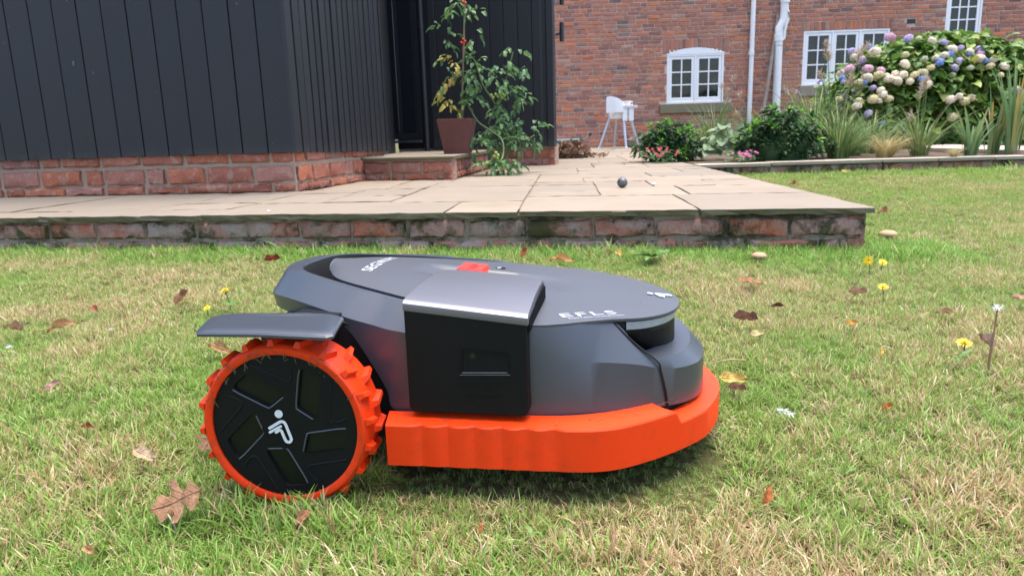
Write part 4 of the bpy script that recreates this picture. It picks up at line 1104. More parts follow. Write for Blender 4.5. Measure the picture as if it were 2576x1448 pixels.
tq = [at(x, 366.5, HP) for x in (1549, 1606)]; th_ = .15; tro = empty('stone_trough', tq[0], 0, 'dark low stone trough at the wall behind the white high chair', 'trough')
tl_ = np.array(tq[1]) - tq[0]; mb = MB(); mb.cbox((0, 0, 0), (float(np.linalg.norm(tl_)), .3, th_), .015); mb.obj('basin', M['sill_stone'], tro); tro.location.y = 14.75
for k in range(12):
    r_ = random.uniform(.02, .045); MB().loft([[(r_ * a_ * cos(2*pi*q/8), r_ * a_ * sin(2*pi*q/8), r_ * z_) for q in range(8)] for a_, z_ in ((.6, 0), (1, .5), (.7, 1), (.2, 1.15))], cap1=True).obj('pebble', M['sill_stone'] if k % 3 else M['coping'], tro, 60, loc=(.05 + .045 * k, .06 + .05 * (k % 3), th_ - .005))
# plant pot on the step
ptc = (at(1147, 379, HP + ZS)); ptc = np.array([ptc[0], ptc[1], 0])
ptb = [atp(x, 379, np.array(S2) * [1, 1, 0], np.array([0, 1, 0])) for x in (1119, 1180)]
PY = 5.55
pb0, pb1, pt0, pt1 = [atp(x, y, (0, PY, 0), np.array([0, 1, 0])) for x, y in ((1119, 378), (1180, 379), (1103, 301), (1192.5, 300))]
pz0 = HP + ZS; pcx = (pb0[0] + pb1[0]) / 2; hb, ht = (pb1[0] - pb0[0]) / 2, (pt1[0] - pt0[0]) / 2; ph = pt0[2] - pz0
pot = empty('plant_pot', (pcx, PY + hb, pz0), radians(-6), 'tapered square rust brown planter standing on the doorstep', 'planter')
sq = lambda h, z: [(x * h, y * h, z) for x, y in rpoly([(-1, -1), (1, -1), (1, 1), (-1, 1)], .06)]
MB().loft([sq(hb, 0), sq(ht, ph), sq(ht - .008, ph + .002), sq(ht - .010, ph - .05)], cap0=True).obj('pot_wall', M['corten'], pot, 30)
obj('soil', sq(ht - .009, ph - .035), [tuple(range(20))], M['soil'], pot)
PT = np.array([pcx, PY + hb, pz0 + ph - .03])

# ------------------------------------------------------------------ leaves
def leaf_mesh(name, m, L=1.0, W=.45, fold=.12, droop=.18, n=4, pointed=1.0, lobes=0, wav=0.0, seed=0):
    """leaf from base (0,0,0) along +x, face up, length L"""
    r = np.random.default_rng(seed); v, f = [], []
    for i in range(n + 1):
        t = i / n; w = W * .5 * (sin(pi * t ** .8) ** .8 if 0 < t < 1 else 0.0)
        if lobes and 0 < t < 1: w *= 1 + .38 * cos(lobes * 2 * pi * t + pi)
        z = -droop * L * t * t + .04 * L * sin(pi * t); x = L * t
        for s in (-1, 0, 1): v.append((x + (abs(s) * .05 * L if lobes else 0), s * w * L, z + (fold * w * 2 * L if s else 0) + wav * r.normal() * abs(s) * L))
    for i in range(n):
        a = i * 3; f += [(a, a + 3, a + 4, a + 1), (a + 1, a + 4, a + 5, a + 2)]
    return mesh(name, v, f, m)
class Foliage:
    """leaves: the first NPART as parts of their own, the rest joined"""
    def __init__(s, parent, npart, name='leaf'): s.p, s.n, s.name, s.c, s.mb, s.items = parent, npart, name, 0, {}, []
    def add(s, me, M4, key=0.0): s.items.append((key, me, M4))
    def finish(s, rest='foliage'):
        s.items.sort(key=lambda q: q[0]); mats = {}
        for i, (k, me, M4) in enumerate(s.items):
            if i < s.n: o = put(s.name, me, s.p); o.matrix_local = M4
            else:
                mb = mats.setdefault(me.materials[0].name, MB())
                mb.add([tuple(M4 @ v.co) for v in me.vertices], [tuple(p.vertices) for p in me.polygons])
        for mn, mb in mats.items(): mb.obj(rest, bpy.data.materials[mn], s.p, kind='stuff')
def M4(p, d, roll=0.0, s=1.0):
    """x axis along d, leaf face up as far as it goes"""
    d = Vector(d).normalized(); up = Vector((0, 0, 1)); y = up.cross(d)
    if y.length < 1e-3: y = Vector((0, 1, 0))
    y.normalize(); z = d.cross(y)
    R = Matrix((d, y, z)).transposed().to_4x4()
    return Matrix.Translation(Vector(p)) @ R @ Matrix.Rotation(roll, 4, 'X') @ Matrix.Scale(s, 4)
def rdir(el0=-.6, el1=.9):
    a, e = random.uniform(0, 2*pi), random.uniform(el0, el1); return Vector((cos(a) * cos(e), sin(a) * cos(e), sin(e)))

# tomato plant: stakes, stems, compound leaves
Lt = [leaf_mesh('leaf', M['leaf_tom'], 1, .55, .15, .25, 5, lobes=3, seed=i) for i in range(3)]
Ly = [leaf_mesh('leaf', M['leaf_yel'], 1, .5, .2, .35, 5, lobes=3, seed=i) for i in range(2)]
tom = empty('tomato_plant', PT, 0, 'staked tomato plant with yellowing and green leaves growing in the planter', 'plant')
tp = lambda px, py, dy=0.0: atp(px, py, (0, PT[1] + dy, 0), np.array([0, 1, 0])) - PT
fo_ = Foliage(tom, 230)
def sprig(p, d, n, L, mats, dead=0.0):
    d = Vector(d).normalized()
    for i in range(n):
        t = (i + 1) / n; base = Vector(p) + d * L * t + Vector((0, 0, -.25 * L * t * t))
        side = Vector((-d.y, d.x, 0)) * (1 if i % 2 else -1)
        dd = (d * .7 + side * .9 + Vector((random.gauss(0, .2), random.gauss(0, .2), random.gauss(-.25, .25)))) if i < n - 1 else d + Vector((0, 0, -.4))
        fo_.add(random.choice(mats), M4(base, dd, random.gauss(0, .5), random.uniform(.042, .074)), base.y)
def stem_tube(name, pts, r, m): return MB().tube(crom(pts, 4), r, 7).obj(name, m, tom, 60)
stake = [tp(1156, 300), tp(1160, 180), tp(1166, -60)]
can = empty('bamboo_cane', PT + stake[0] + [.012, 0, 0], 0, 'brown bamboo cane standing upright in the planter', 'cane')
MB().tube([np.array(p) - stake[0] for p in stake], .0065, 7).obj('shaft', M['cane'], can, 40)
for i in range(5): p = np.array(stake[0]) * 0 + (np.array(stake[2]) - stake[0]) * (i + 1) / 6; MB().tube([p - [0, 0, .004], p + [0, 0, .004]], .009, 7).obj('node', M['cane'], can, 40)
stem_tube('stem', [tp(1160, 302, .02), tp(1163, 240, .02), tp(1165, 150, .01), tp(1167, 60), tp(1165, -60)], .007, M['stem'])
stem_tube('stem', [tp(1160, 302, .03), tp(1172, 262, .03), tp(1200, 305, .0), tp(1235, 330, -.05), tp(1262, 352, -.15), tp(1265, 390, -.2), tp(1250, 420, -.3)], .007, M['stem'])
stem_tube('stem', [tp(1168, 130, .02), tp(1195, 155, .03), tp(1212, 210, .05), tp(1235, 245, .05), tp(1250, 260, .05), tp(1275, 190, .08), tp(1290, 130, .08)], .0055, M['stem'])
stem_tube('stem', [tp(1264, 350, -.1), tp(1290, 345, -.05), tp(1320, 352, -.05), tp(1345, 340, -.05)], .005, M['stem'])
def cluster(px, py, n, spread, mats, dy=.02, L=.10):
    for _ in range(n):
        p = tp(px + random.gauss(0, spread), py + random.gauss(0, spread), dy + random.gauss(0, .05)); sprig(p, (random.uniform(-1, 1), random.uniform(-.9, .1), random.uniform(-.8, .2)), random.choice((3, 5)), L, mats)
for px, py, n, sp in ((1125, 12, 3, 8), (1175, 8, 3, 12), (1198, 35, 2, 8), (1122, 70, 2, 8), (1118, 100, 2, 6), (1190, 70, 1, 5), (1145, 20, 2, 8)): cluster(px, py, n, sp, Lt)
for px, py, n, sp in ((1195, 100, 2, 5), (1140, 145, 3, 6), (1155, 165, 2, 6), (1130, 215, 2, 5), (1135, 245, 3, 6), (1128, 265, 2, 4), (1160, 235, 1, 4), (1200, 120, 1, 5), (1132, 192, 1, 4)): cluster(px, py, n, sp, Ly + Lt if random.random() > .4 else Ly)
for px, py, n, sp in ((1182, 165, 5, 9), (1195, 190, 5, 9), (1118, 150, 2, 5), (1192, 215, 3, 8), (1190, 245, 3, 6), (1210, 222, 2, 6), (1247, 170, 5, 9), (1240, 190, 3, 8), (1258, 205, 3, 7), (1250, 160, 2, 6), (1295, 225, 5, 9), (1310, 245, 4, 8), (1285, 240, 3, 8),
                      (1262, 270, 4, 8), (1270, 300, 6, 11), (1285, 320, 6, 10), (1260, 325, 4, 9), (1300, 290, 3, 8), (1320, 305, 4, 8), (1345, 310, 2, 5), (1290, 345, 4, 8), (1345, 342, 3, 6), (1320, 352, 2, 6), (1215, 345, 4, 8), (1200, 352, 3, 8), (1240, 350, 4, 8), (1225, 330, 3, 6), (1275, 150, 1, 3), (1292, 122, 2, 4), (1325, 175, 2, 5)): cluster(px, py, n, sp, Lt, .06 if px > 1230 else .03)
for px, py, n, sp in ((1230, 405, 4, 8), (1240, 415, 4, 7), (1275, 405, 5, 8), (1290, 412, 4, 6), (1262, 410, 3, 8)): cluster(px, py, n, sp, Lt, -.2)
fo_.finish()
def fruit(px, py, r, m, dy=0.0):
    MB().loft([[(r * sin(pi*i/8) * cos(2*pi*k/10), r * sin(pi*i/8) * sin(2*pi*k/10), -r * cos(pi*i/8)) for k in range(10)] for i in range(9)]).obj('tomato', M[m], tom, 80, loc=tuple(tp(px, py, dy - .04)))
for px, py in ((1165, 100), (1169, 105), (1166, 110), (1160, 108), (1164, 6), (1170, 9)): fruit(px, py, .011, 'tomato_red')
for px, py in ((1235, 240), (1240, 246), (1246, 238), (1252, 243), (1258, 240), (1262, 246), (1268, 241), (1255, 236)): fruit(px, py, .012, 'tomato_green', .02)
for px, py in ((1247, 385), (1252, 391), (1243, 394), (1250, 398)): fruit(px, py, .013, 'tomato_green', -.22)

# heap of fallen leaves, wheelbarrow behind it
hl = at(1437, 398, HP)
heap = empty('leaf_heap', hl, 0, 'heap of dry curled brown leaves at the garden room corner', 'leaf pile')
Lh = [leaf_mesh('leaf', M['litter'], 1, .6, .35, .5 * (1 if i % 2 else -.6), 4, lobes=2, wav=.08, seed=i) for i in range(4)]
hf = Foliage(heap, 60); HW = float(at(1484, 398, HP)[0] - hl[0])
for _ in range(620):
    a, r = random.uniform(0, 2*pi), math.sqrt(random.random()); x = r * cos(a) * .21; y = r * sin(a) * .18
    zt = .17 * max(0, 1 - (abs(x) / .215) ** 3) * max(.1, 1 - (y / .2) ** 2); hf.add(random.choice(Lh), M4((x, y, random.uniform(.45, 1) * zt + .01), rdir(-.5, 1.1), random.uniform(-1.5, 1.5), random.uniform(.045, .075)), y - zt)
for _ in range(40): hf.add(random.choice(Lh), M4((random.uniform(.18, .42), random.uniform(-.12, .12), .01 + .02 * random.random()), rdir(-.2, .7), random.uniform(-1, 1), random.uniform(.04, .06)), 5)
hf.finish('heap_leaves')
MB().loft([[(.205 * s * cos(2*pi*k/20), .17 * s * sin(2*pi*k/20), z) for k in range(20)] for s, z in ((1, -.0), (.95, .06), (.7, .125), (.3, .145))], cap1=True).obj('heap_core', M['soil'], heap, 60)
wb = at(1440, 380, HP); wb = np.array([wb[0], wb[1], HP])
bar = empty('wheelbarrow', wb, 0, 'blue grey wheelbarrow behind the heap of dry leaves', 'wheelbarrow')
wp = lambda px, py, dy=0.0: atp(px, py, (0, wb[1] + dy, 0), np.array([0, 1, 0])) - wb
tl, tr_, bl_, br_ = wp(1400, 352), wp(1458, 350), wp(1406, 372), wp(1436, 371)
MB().loft([[tuple(p + [0, d, 0]) for p, d in ((bl_, .05), (br_, .05), (br_, .35), (bl_, .35))], [tuple(p + [0, d, 0]) for p, d in ((tl, -.05), (tr_, -.05), (tr_, .45), (tl, .45))], [tuple(p + [0, d, .01]) for p, d in ((tl, -.02), (tr_, -.02), (tr_, .42), (tl, .42))], [tuple(p + [0, d, -.02]) for p, d in ((bl_, .08), (br_, .08), (br_, .32), (bl_, .32))]], cap0=True, cap1=True).obj('tray', M['teal'], bar, 30)
for d in (-.05, .4):
    MB().tube([wp(1402, 355, d), wp(1458, 352, d), wp(1474, 350, d), wp(1482, 342, d)], .014, 8).obj('handle', M['teal'], bar, 40)
    MB().tube([wp(1482, 342, d), wp(1486, 335, d)], .02, 8).obj('grip', M['frame_black'], bar, 40)
    MB().tube([wp(1452, 353, d), wp(1447, 375, d), wp(1439, 394 if d < 0 else 385, d), ], .011, 8).obj('leg', M['frame_black'], bar, 40)
    MB().tube([wp(1466, 352, d), wp(1441, 393 if d < 0 else 386, d)], .010, 8).obj('brace', M['frame_black'], bar, 40)
wc = wp(1404, 378, .2); rr = .10
MB().loft([[(wc[0] + (rr - a) * cos(2*pi*k/20), wc[1] + b, max(-.0, wc[2]) * 0 + rr + (rr - a) * sin(2*pi*k/20)) for k in range(20)] for a, b in ((.03, -.03), (0, -.025), (0, .025), (.03, .03))], cap0=True, cap1=True).obj('wheel', M['frame_black'], bar, 40)
# ------------------------------------------------------------------ flower bed
bc0, bc1 = at(1700, 413.5, HP), at(2575, 391, HP); BA = puv(.03, 3.62); dBd = (bc1 - np.array(BA)); dBd[2] = 0; dBd /= np.linalg.norm(dBd); aBd = math.atan2(dBd[1], dBd[0]); LBd = 6.2
nBd = np.array([-dBd[1], dBd[0], 0])
bed = empty('bed_wall', BA, 0, 'low brick edging wall with pale stone coping around the flower bed', 'wall')
bz = -HP - .05
vwall('mortar_bed', (0, 0, 0), aBd, LBd, bz, -.030, .14, M['mortar_old'], bed, .006)
course(bed, (0, 0, 0), aBd, 0, LBd, -.098, -.034, .235, .012, M['brick_old'], 0, head=.3, c=.005, rough=.003, nx=4)
course(bed, (0, 0, 0), aBd, 0, LBd, -.175, -.108, .235, .012, M['brick_old'], .5, head=.3, c=.005, rough=.003, nx=4)
s = 0
while s < LBd:
    l = random.choice((.45, .6, .9)); o3 = [np.array([0, 0, 0]) + (s + a) * dBd + b * nBd for a, b in ((.003, -.03), (l - .004, -.03), (l - .004, .19), (.003, .19))]; c = sum(o3) / 4; dzz = random.gauss(0, .0015)
    MB().loft([[tuple(c + (p - c) * k_ + [0, 0, z + dzz]) for p in o3] for k_, z in ((.985, -.027), (.998, -.020), (1, -.004), (.99, 0))], cap0=True, cap1=True).obj('coping_stone', M['coping'], bed); s += l
SP = [puv(.03, 3.8), np.array(BA) + dBd * LBd + nBd * .12, np.array([9.5, 15.3, 0]), np.array([1.9, 15.25, 0]), puv(-.02, 9.0)]
nb = 14; V = []
for j in range(nb + 1):
    for i in range(nb + 1):
        a, b = i / nb, j / nb; p = (np.array(SP[0]) * (1-a) + np.array(SP[1]) * a) * (1 - b) + (np.array(SP[4] if b < .5 else SP[4]) * (1-a) + np.array(SP[2]) * a) * b
        V.append((p[0], p[1], HP - .015 + .03 * float(vnoise(p[0] * 3, p[1] * 3, 5))))
obj('flower_bed', V, [(j*(nb+1)+i, j*(nb+1)+i+1, (j+1)*(nb+1)+i+1, (j+1)*(nb+1)+i) for j in range(nb) for i in range(nb)], M['soil'], kind='structure')
gp = [at(2325, 373, HP + .03), at(2600, 381, HP + .03), at(2600, 369, HP + .03), at(2325, 363, HP + .03)]
pth = obj('path', [(p[0], p[1], z) for z in (HP - .04, HP + .024) for p in gp], [(0,3,2,1),(4,5,6,7),(0,1,5,4),(1,2,6,5),(2,3,7,6),(3,0,4,7)], M['mortar'], kind='structure')
for i in range(5):
    P_ = [np.array(gp[0]) + (np.array(gp[1]) - gp[0]) * t for t in (i / 5, (i + 1) / 5)] + [np.array(gp[3]) + (np.array(gp[2]) - gp[3]) * t for t in ((i + 1) / 5, i / 5)]; c = sum(P_) / 4
    MB().loft([[(*(c + (p - c) * .97)[:2], z) for p in P_] for z in (HP + .01, HP + .035)], cap0=True, cap1=True).obj('paving_stone', M['coping'], pth)
bedp = lambda px, py: at(px, py, HP)
def clump(name, px, py, n, h, spread, width, mat, label, cat, group=None, droop=.5, parts=90, stiff=0.0, zb=None, hvar=.35, dyspread=None, lean=0.0):
    b = bedp(px, py) if zb is None else np.array(zb); e = empty(name, b, 0, label, cat, group)
    rest = MB(); bl = []
    for i in range(n):
        a = random.uniform(0, 2*pi); r0 = spread * .22 * math.sqrt(random.random()); hh = h * (1.08 - 1.6 * hvar * random.random()); out = spread * random.uniform(.1, 1.35) * (1 - stiff); w = width * random.uniform(.6, 1.1)
        p0 = np.array([r0 * cos(a), r0 * sin(a) * .8, 0]); dd = np.array([cos(a), sin(a), 0]); dr = droop * random.uniform(.3, 1.2); side = np.array([-sin(a + .6 * random.gauss(0, 1)), cos(a), 0]) * w / 2
        pts = []
        for k in range(6):
            t = k / 5; pts.append(p0 + dd * out * t ** 1.6 + np.array([lean * hh * t, 0, 0]) + np.array([0, 0, hh * (t - dr * .55 * t ** 3)]))
        v = []
        for k, p in enumerate(pts): ww = side * (1 - (k / 5) ** 2.2) if k < 5 else side * .05; v += [p - ww, p + ww]
        f = [(2*k, 2*k+1, 2*k+3, 2*k+2) for k in range(5)]
        bl.append((p0[1] + dd[1] * out, v, f))
    bl.sort(key=lambda q: q[0])
    for i, (_, v, f) in enumerate(bl):
        if i < parts: obj('blade', v, f, mat, e)
        else: rest.add(v, f)
    if rest.v: rest.obj('blades', mat, e, kind='stuff')
    return e
def plume(e, p0, p1, L, mat, n=26, r=.03):
    """feathery seed head on a thin stalk"""
    p0, p1 = np.array(p0, float), np.array(p1, float); md = (p0 + p1) / 2 + [random.gauss(0, .02), 0, .03]
    st = MB().tube(crom([p0, md, p1], 5), .0035, 5).obj('stalk', M['blade_green'], e)
    d = (p1 - md) / np.linalg.norm(p1 - md); mb = MB()
    for i in range(n):
        t = random.random(); b = p1 - d * L * .6 * (1 - t); dd = d * random.uniform(.5, 1) + np.array([random.gauss(0, .5), random.gauss(0, .5), random.gauss(-.1, .3)]); dd /= np.linalg.norm(dd); l = L * random.uniform(.3, .6)
        s_ = np.cross(dd, [0, 1, 0]); s_ = s_ / (np.linalg.norm(s_) + 1e-6) * r * .13; mb.add([b - s_, b + s_, b + dd * l], [(0, 1, 2)])
    mb.obj('plume', mat, e)
Lhy0 = [leaf_mesh('leaf', M['leaf_hyd'], 1, .38, .14, .25, 4, seed=i + 9) for i in range(3)]
Bg, Bo, Bi, Pm = M['blade_green'], M['blade_gold'], M['blade_iris'], M['plume']
Ld = [leaf_mesh('leaf', M['leaf_dark'], 1, .34, .12, .3, 3, seed=i) for i in range(2)]
Ltip = [leaf_mesh('leaf', M['leaf_tip'], 1, .34, .12, .1, 3, seed=i) for i in range(2)]
def rosette_shrub(name, px, py, rx, ry, h, n, label, pa=260):
    b = bedp(px, py); b[1] += ry * .6; e = empty(name, b, 0, label, 'shrub', 'dark evergreen shrubs in the flower bed'); fo = Foliage(e, pa)
    for i in range(n):
        a = random.uniform(0, 2*pi); u = random.random() ** .75; el = math.asin(u); rr = random.uniform(.72, 1.03) if random.random() < .6 else random.uniform(.4, .8)
        lump = .88 + .24 * float(vnoise(cos(a) * 2.2 + 7 + px, sin(a) * 2.2 + u * 3, 3))
        c = Vector((rx * rr * lump * cos(el) * cos(a), ry * rr * lump * cos(el) * sin(a), h * rr * lump * (.08 + .92 * u))); nrm = Vector((c.x / rx**2, c.y / ry**2, c.z / h**2 + .35 / h)).normalized()
        tip = rr > .86 and random.random() < .5
        t1 = nrm.orthogonal().normalized(); t2 = nrm.cross(t1); k = random.randint(9, 12)
        for q in range(k):
            an = 2*pi*q/k + random.gauss(0, .2); spreadv = .9 if q % 2 else .45
            d = (nrm * (1 - spreadv * .55) + (t1 * cos(an) + t2 * sin(an)) * spreadv + Vector((0, 0, -.15)))
            lm = random.choice(Ltip) if (tip and q % 2 == 0) else random.choice(Ld)
            fo.add(lm, M4(c, d, random.gauss(0, .4), random.uniform(.050, .085) * (.95 if tip and q % 2 == 0 else 1)), c.y - .3 * c.z)
    fo.finish()
    MB().loft([[(rx * .62 * s * cos(2*pi*q/16), ry * .62 * s * sin(2*pi*q/16), z * h * .7) for q in range(16)] for s, z in ((.9, 0), (1, .35), (.85, .7), (.4, .95))], cap1=True).obj('branches', M['leaf_dark'], e, 60)
    return e
rosette_shrub('evergreen_shrub', 1690, 407, .33, .26, .36, 190, 'small dark evergreen shrub at the paving edge left of the pale leafy plant')
rosette_shrub('evergreen_shrub', 1984, 404, .395, .30, .455, 290, 'larger glossy dark evergreen shrub with bright green tips beside the tall grass')
# pale broad leaved plant between the shrubs
b = bedp(1826, 403); b[1] += .12
pale = empty('broad_leaf_plant', b, 0, 'pale silvery broad leaved plant between the two dark shrubs', 'plant'); fo = Foliage(pale, 120)
Lp = [leaf_mesh('leaf', M['leaf_pale'], 1, .72, .10, .35, 5, wav=.02, seed=i) for i in range(3)]
for i in range(85):
    a = random.uniform(0, 2*pi); r = math.sqrt(random.random()); z = .30 * (1 - r * r * .75) * random.uniform(.5, 1.05) + .03
    fo.add(random.choice(Lp), M4((.24 * r * cos(a), .2 * r * sin(a), z), (cos(a), sin(a) - .5, random.uniform(-.5, .3)), random.gauss(0, .4), random.uniform(.08, .145)), sin(a) * r)
fo.finish()
fl5 = MB()
for k in range(5):
    a = 2*pi*k/5; fl5.add([(0, 0, 0), (.6 * cos(a - .45), .6 * sin(a - .45), .12), (cos(a), sin(a), .18), (.6 * cos(a + .45), .6 * sin(a + .45), .12)], [(0, 1, 2, 3)])
flm = fl5.mesh('flower', M['petal'])
def small_flowers(name, px, py, n, rx, h, col, label, nl=60, lm=None):
    b = bedp(px, py); e = empty(name, b, 0, label, 'flowers'); fo = Foliage(e, 40)
    for i in range(nl): fo.add(random.choice(lm or Lt), M4((random.uniform(-rx, rx) * 1.2, random.uniform(-.02, .22), random.uniform(.0, h * .8)), rdir(-.2, 1), random.gauss(0, .5), random.uniform(.035, .06)))
    fo.finish()
    for i in range(n):
        d = (random.gauss(0, .3), -.7, .8); o = put('flower', flm, e, color=tuple(np.clip(np.array(col) * random.uniform(.7, 1.15), 0, 1)))
        o.matrix_local = Matrix.Translation((random.gauss(0, rx * .55), random.uniform(-.08, .05), h * random.uniform(.45, 1.1))) @ Vector(d).to_track_quat('Z', 'Y').to_matrix().to_4x4() @ Matrix.Scale(random.uniform(.011, .02), 4)
small_flowers('red_flowers', 1660, 411, 34, .14, .13, (.55, .04, .09), 'low crimson flowers in front of the smaller dark shrub', 70)
small_flowers('pink_flowers', 1872, 409, 22, .10, .09, (.62, .12, .36), 'small magenta pink flowers spilling over the coping stone', 40)
# grasses
g1 = clump('tall_grass', 2108, 398, 150, .62, .42, .013, Bg, 'tall green ornamental grass with pink plumes right of the larger dark shrub', 'grass plant', droop=.75, parts=110)
bb_ = np.array(g1.location); gp1 = lambda px, py, dy=0.1: atp(px, py, (0, bb_[1] + dy, 0), np.array([0, 1, 0])) - bb_
for px, py, l in ((2162, 135, .16), (2082, 130, .14), (2140, 192, .14), (2062, 185, .12), (2078, 105, .10)): plume(g1, (random.gauss(0, .03), .05, .1), gp1(px, py), l, Pm, 46, .035)
clump('tall_grass', 2312, 392, 130, .55, .36, .009, Bg, 'blue green ornamental grass between the golden grass and the path', 'grass plant', droop=.8, parts=90)
g2 = bpy.data.objects.get('tall_grass.001'); bb2 = np.array(g2.location)
for px, py in ((2325, 205), (2330, 195), (2290, 285), (2316, 230)): plume(g2, (random.gauss(0, .02), .05, .1), atp(px, py, (0, bb2[1] + .1, 0), np.array([0, 1, 0])) - bb2, .13, Pm, 30, .03)
clump('feather_grass', 2222, 397, 420, .34, .30, .0042, Bo, 'golden straw coloured feather grass tussock', 'grass plant', droop=1.25, parts=120, lean=.25)
clump('feather_grass', 2398, 395, 120, .13, .10, .004, Bo, 'tiny dry grass tuft on the coping before the path', 'grass plant', droop=1.0, parts=40)
for px, py, n, h, lab in ((2440, 391, 26, .46, 'broad leaved iris clump with an arching yellowed leaf'), (2490, 388, 22, .70, 'tall upright iris clump second from the right edge'), (2545, 388, 34, .95, 'tallest iris clump with brown seed heads at the right edge')):
    clump('iris_plant', px, py, n, h,    .24, .030, Bi, lab, 'plant', 'iris clumps before the hydrangea', droop=.45, parts=40, stiff=.25)
clump('meadow_grass', 1650, 392, 70, .36, .30, .006, Bg, 'thin pale grass tuft leaning by the high chair', 'grass plant', droop=.8, parts=60, zb=at(1650, 384, HP))
g3 = clump('meadow_grass', 1800, 384, 150, .85, .40, .010, Bg, 'wispy tall grass in front of the arched window', 'grass plant', droop=.85, parts=110, zb=at(1795, 386, HP))
bb3 = np.array(g3.location)
for px, py in ((1832, 225), (1845, 190), (1815, 210), (1830, 250), (1862, 235), (1855, 280)): plume(g3, (0, 0, .1), atp(px, py, (0, bb3[1] + .1, 0), np.array([0, 1, 0])) - bb3, .14, Pm, 24, .03)
g4 = clump('meadow_grass', 1900, 380, 150, .80, .45, .010, Bg, 'grasses growing behind the larger dark shrub at the pipes', 'grass plant', droop=.9, parts=90, zb=at(1900, 382, HP))
g5 = clump('meadow_grass', 2040, 384, 190, 1.05, .55, .012, Bg, 'arching grasses under the three light window', 'grass plant', droop=.9, parts=120, zb=at(2045, 384, HP))
bb5 = np.array(g5.location)
for px, py in ((1975, 225), (2000, 235), (2185, 108), (2170, 118), (2195, 125)): plume(g5, (0, 0, .1), atp(px, py, (0, bb5[1] + .1, 0), np.array([0, 1, 0])) - bb5, .15, Pm, 26, .03)
clump('meadow_grass', 2085, 398, 170, .48, .55, .009, Bg, 'low arching grass skirt round the base of the plumed grass', 'grass plant', droop=1.0, parts=80, zb=at(2130, 393, HP))
clump('meadow_grass', 1960, 384, 170, .70, .50, .010, Bg, 'feathery grasses at the foot of the thick white soil pipe', 'grass plant', droop=.9, parts=80, zb=at(1965, 381, HP))
clump('meadow_grass', 2180, 384, 150, .62, .50, .010, Bg, 'grasses filling the gap before the left end of the hydrangea', 'grass plant', droop=.9, parts=80, zb=at(2190, 386, HP))
for px_, py_, w_, h_, n_, lab_ in ((2060, 378, .55, .62, 420, 'leafy light green perennials under the three light window'), (1760, 380, .5, .30, 260, 'low leafy greenery behind the smaller dark shrub'), (1925, 377, .45, .40, 260, 'leafy greenery between the two white pipes')):
    b_ = at(px_, py_, HP); e_ = empty('perennial_plant', b_, 0, lab_, 'plant'); fo = Foliage(e_, 60)
    for _ in range(n_):
        x_ = random.gauss(0, w_ * .45); z_ = h_ * random.random() ** .8 * math.exp(-(x_ / w_) ** 2); fo.add(random.choice(Lhy0), M4((x_, random.uniform(-.15, .15), z_ + .02), rdir(-.3, .9), random.gauss(0, .6), random.uniform(.04, .085)), -z_)
    for _ in range(14):
        x_ = random.gauss(0, w_ * .4); MB().tube([(x_ * .5, 0, 0), (x_, random.uniform(-.1, .1), h_ * random.uniform(.6, 1.1) * math.exp(-(x_ / w_) ** 2))], .004, 5).obj('stem', M['stem'], e_, 60)
    fo.finish()
# purple flower spikes in the planting
lav = empty('purple_flowers', at(2090, 380, HP), 0, 'tall thin purple flowers among the grasses before the hydrangea', 'flowers'); lb_ = np.array(lav.location)
for px, py in ((2010, 228), (2012, 240), (2122, 240), (2128, 246), (2142, 252), (2110, 268), (2060, 205), (2150, 230), (2160, 160), (2175, 150), (2118, 178)):
    p = atp(px, py, (0, lb_[1] + .1, 0), np.array([0, 1, 0])) - lb_
    s = MB().tube(crom([(p[0] * .5, .05, .05), (p[0] * .9, .08, p[2] * .6), p], 4), .003, 5).obj('stalk', M['stem'], lav)
    for k in range(7):
        o = put('flower', flm, lav, color=(.30, .12, .42)); o.matrix_local = Matrix.Translation(Vector(p) + Vector((random.gauss(0, .018), random.gauss(0, .018), random.gauss(0, .018)))) @ rdir().to_track_quat('Z', 'Y').to_matrix().to_4x4() @ Matrix.Scale(.016, 4)

# hydrangea
HD = 9.3; hb_ = np.array([*at(2400, 352, HP)[:2], HP]); hb_ = atp(2395, 352, (0, HD, 0), np.array([0, 1, 0])); hb_ = np.array([hb_[0], HD, HP])
hyd = empty('hydrangea_bush', hb_, 0, 'large hydrangea bush with cream, pink and blue flower heads before the house', 'bush')
hpx = lambda px, py, dy: atp(px, py, (0, HD + dy, 0), np.array([0, 1, 0])) - hb_
out = [(2035, 352), (2050, 290), (2068, 240), (2092, 195), (2118, 165), (2145, 142), (2185, 124), (2220, 114), (2255, 108), (2285, 102), (2310, 94), (2335, 85), (2380, 82), (2430, 88), (2480, 98), (2530, 110), (2580, 128), (2640, 150), (2700, 210), (2720, 350)]
ox, oz = np.array([hpx(x, y, 0)[0] for x, y in out]), np.array([hpx(x, y, 0)[2] for x, y in out])
htop = lambda x: float(np.interp(x, ox, oz))
Lhy = [leaf_mesh('leaf', M['leaf_hyd'], 1, .70, .14, .28, 4, seed=i) for i in range(3)]
fo = Foliage(hyd, 280)
for i in range(5200):
    x = random.uniform(ox[0], ox[-1]); zt = htop(x); u = random.random() ** .8; z = max(.06, u * zt); 
    dep = math.sqrt(max(.02, 1 - (u * .97) ** 3)) * .85; lump = .16 * float(vnoise(x * 3.1 + 3, z * 3.1, 8))
    y = -dep + lump + random.uniform(0, .28) ** 1.0 if random.random() < .82 else random.uniform(-dep, dep)
    nx = (x - (ox[0] + ox[-1]) / 2) / 2
    d = Vector((random.gauss(nx * .5, .6), random.gauss(-.75, .35), random.gauss(-.15, .35)))
    fo.add(random.choice(Lhy), M4((x, y, z), d, random.gauss(0, .45), random.uniform(.10, .165)), y - .3 * z)
fo.finish()
mb = MB(); nq = 26
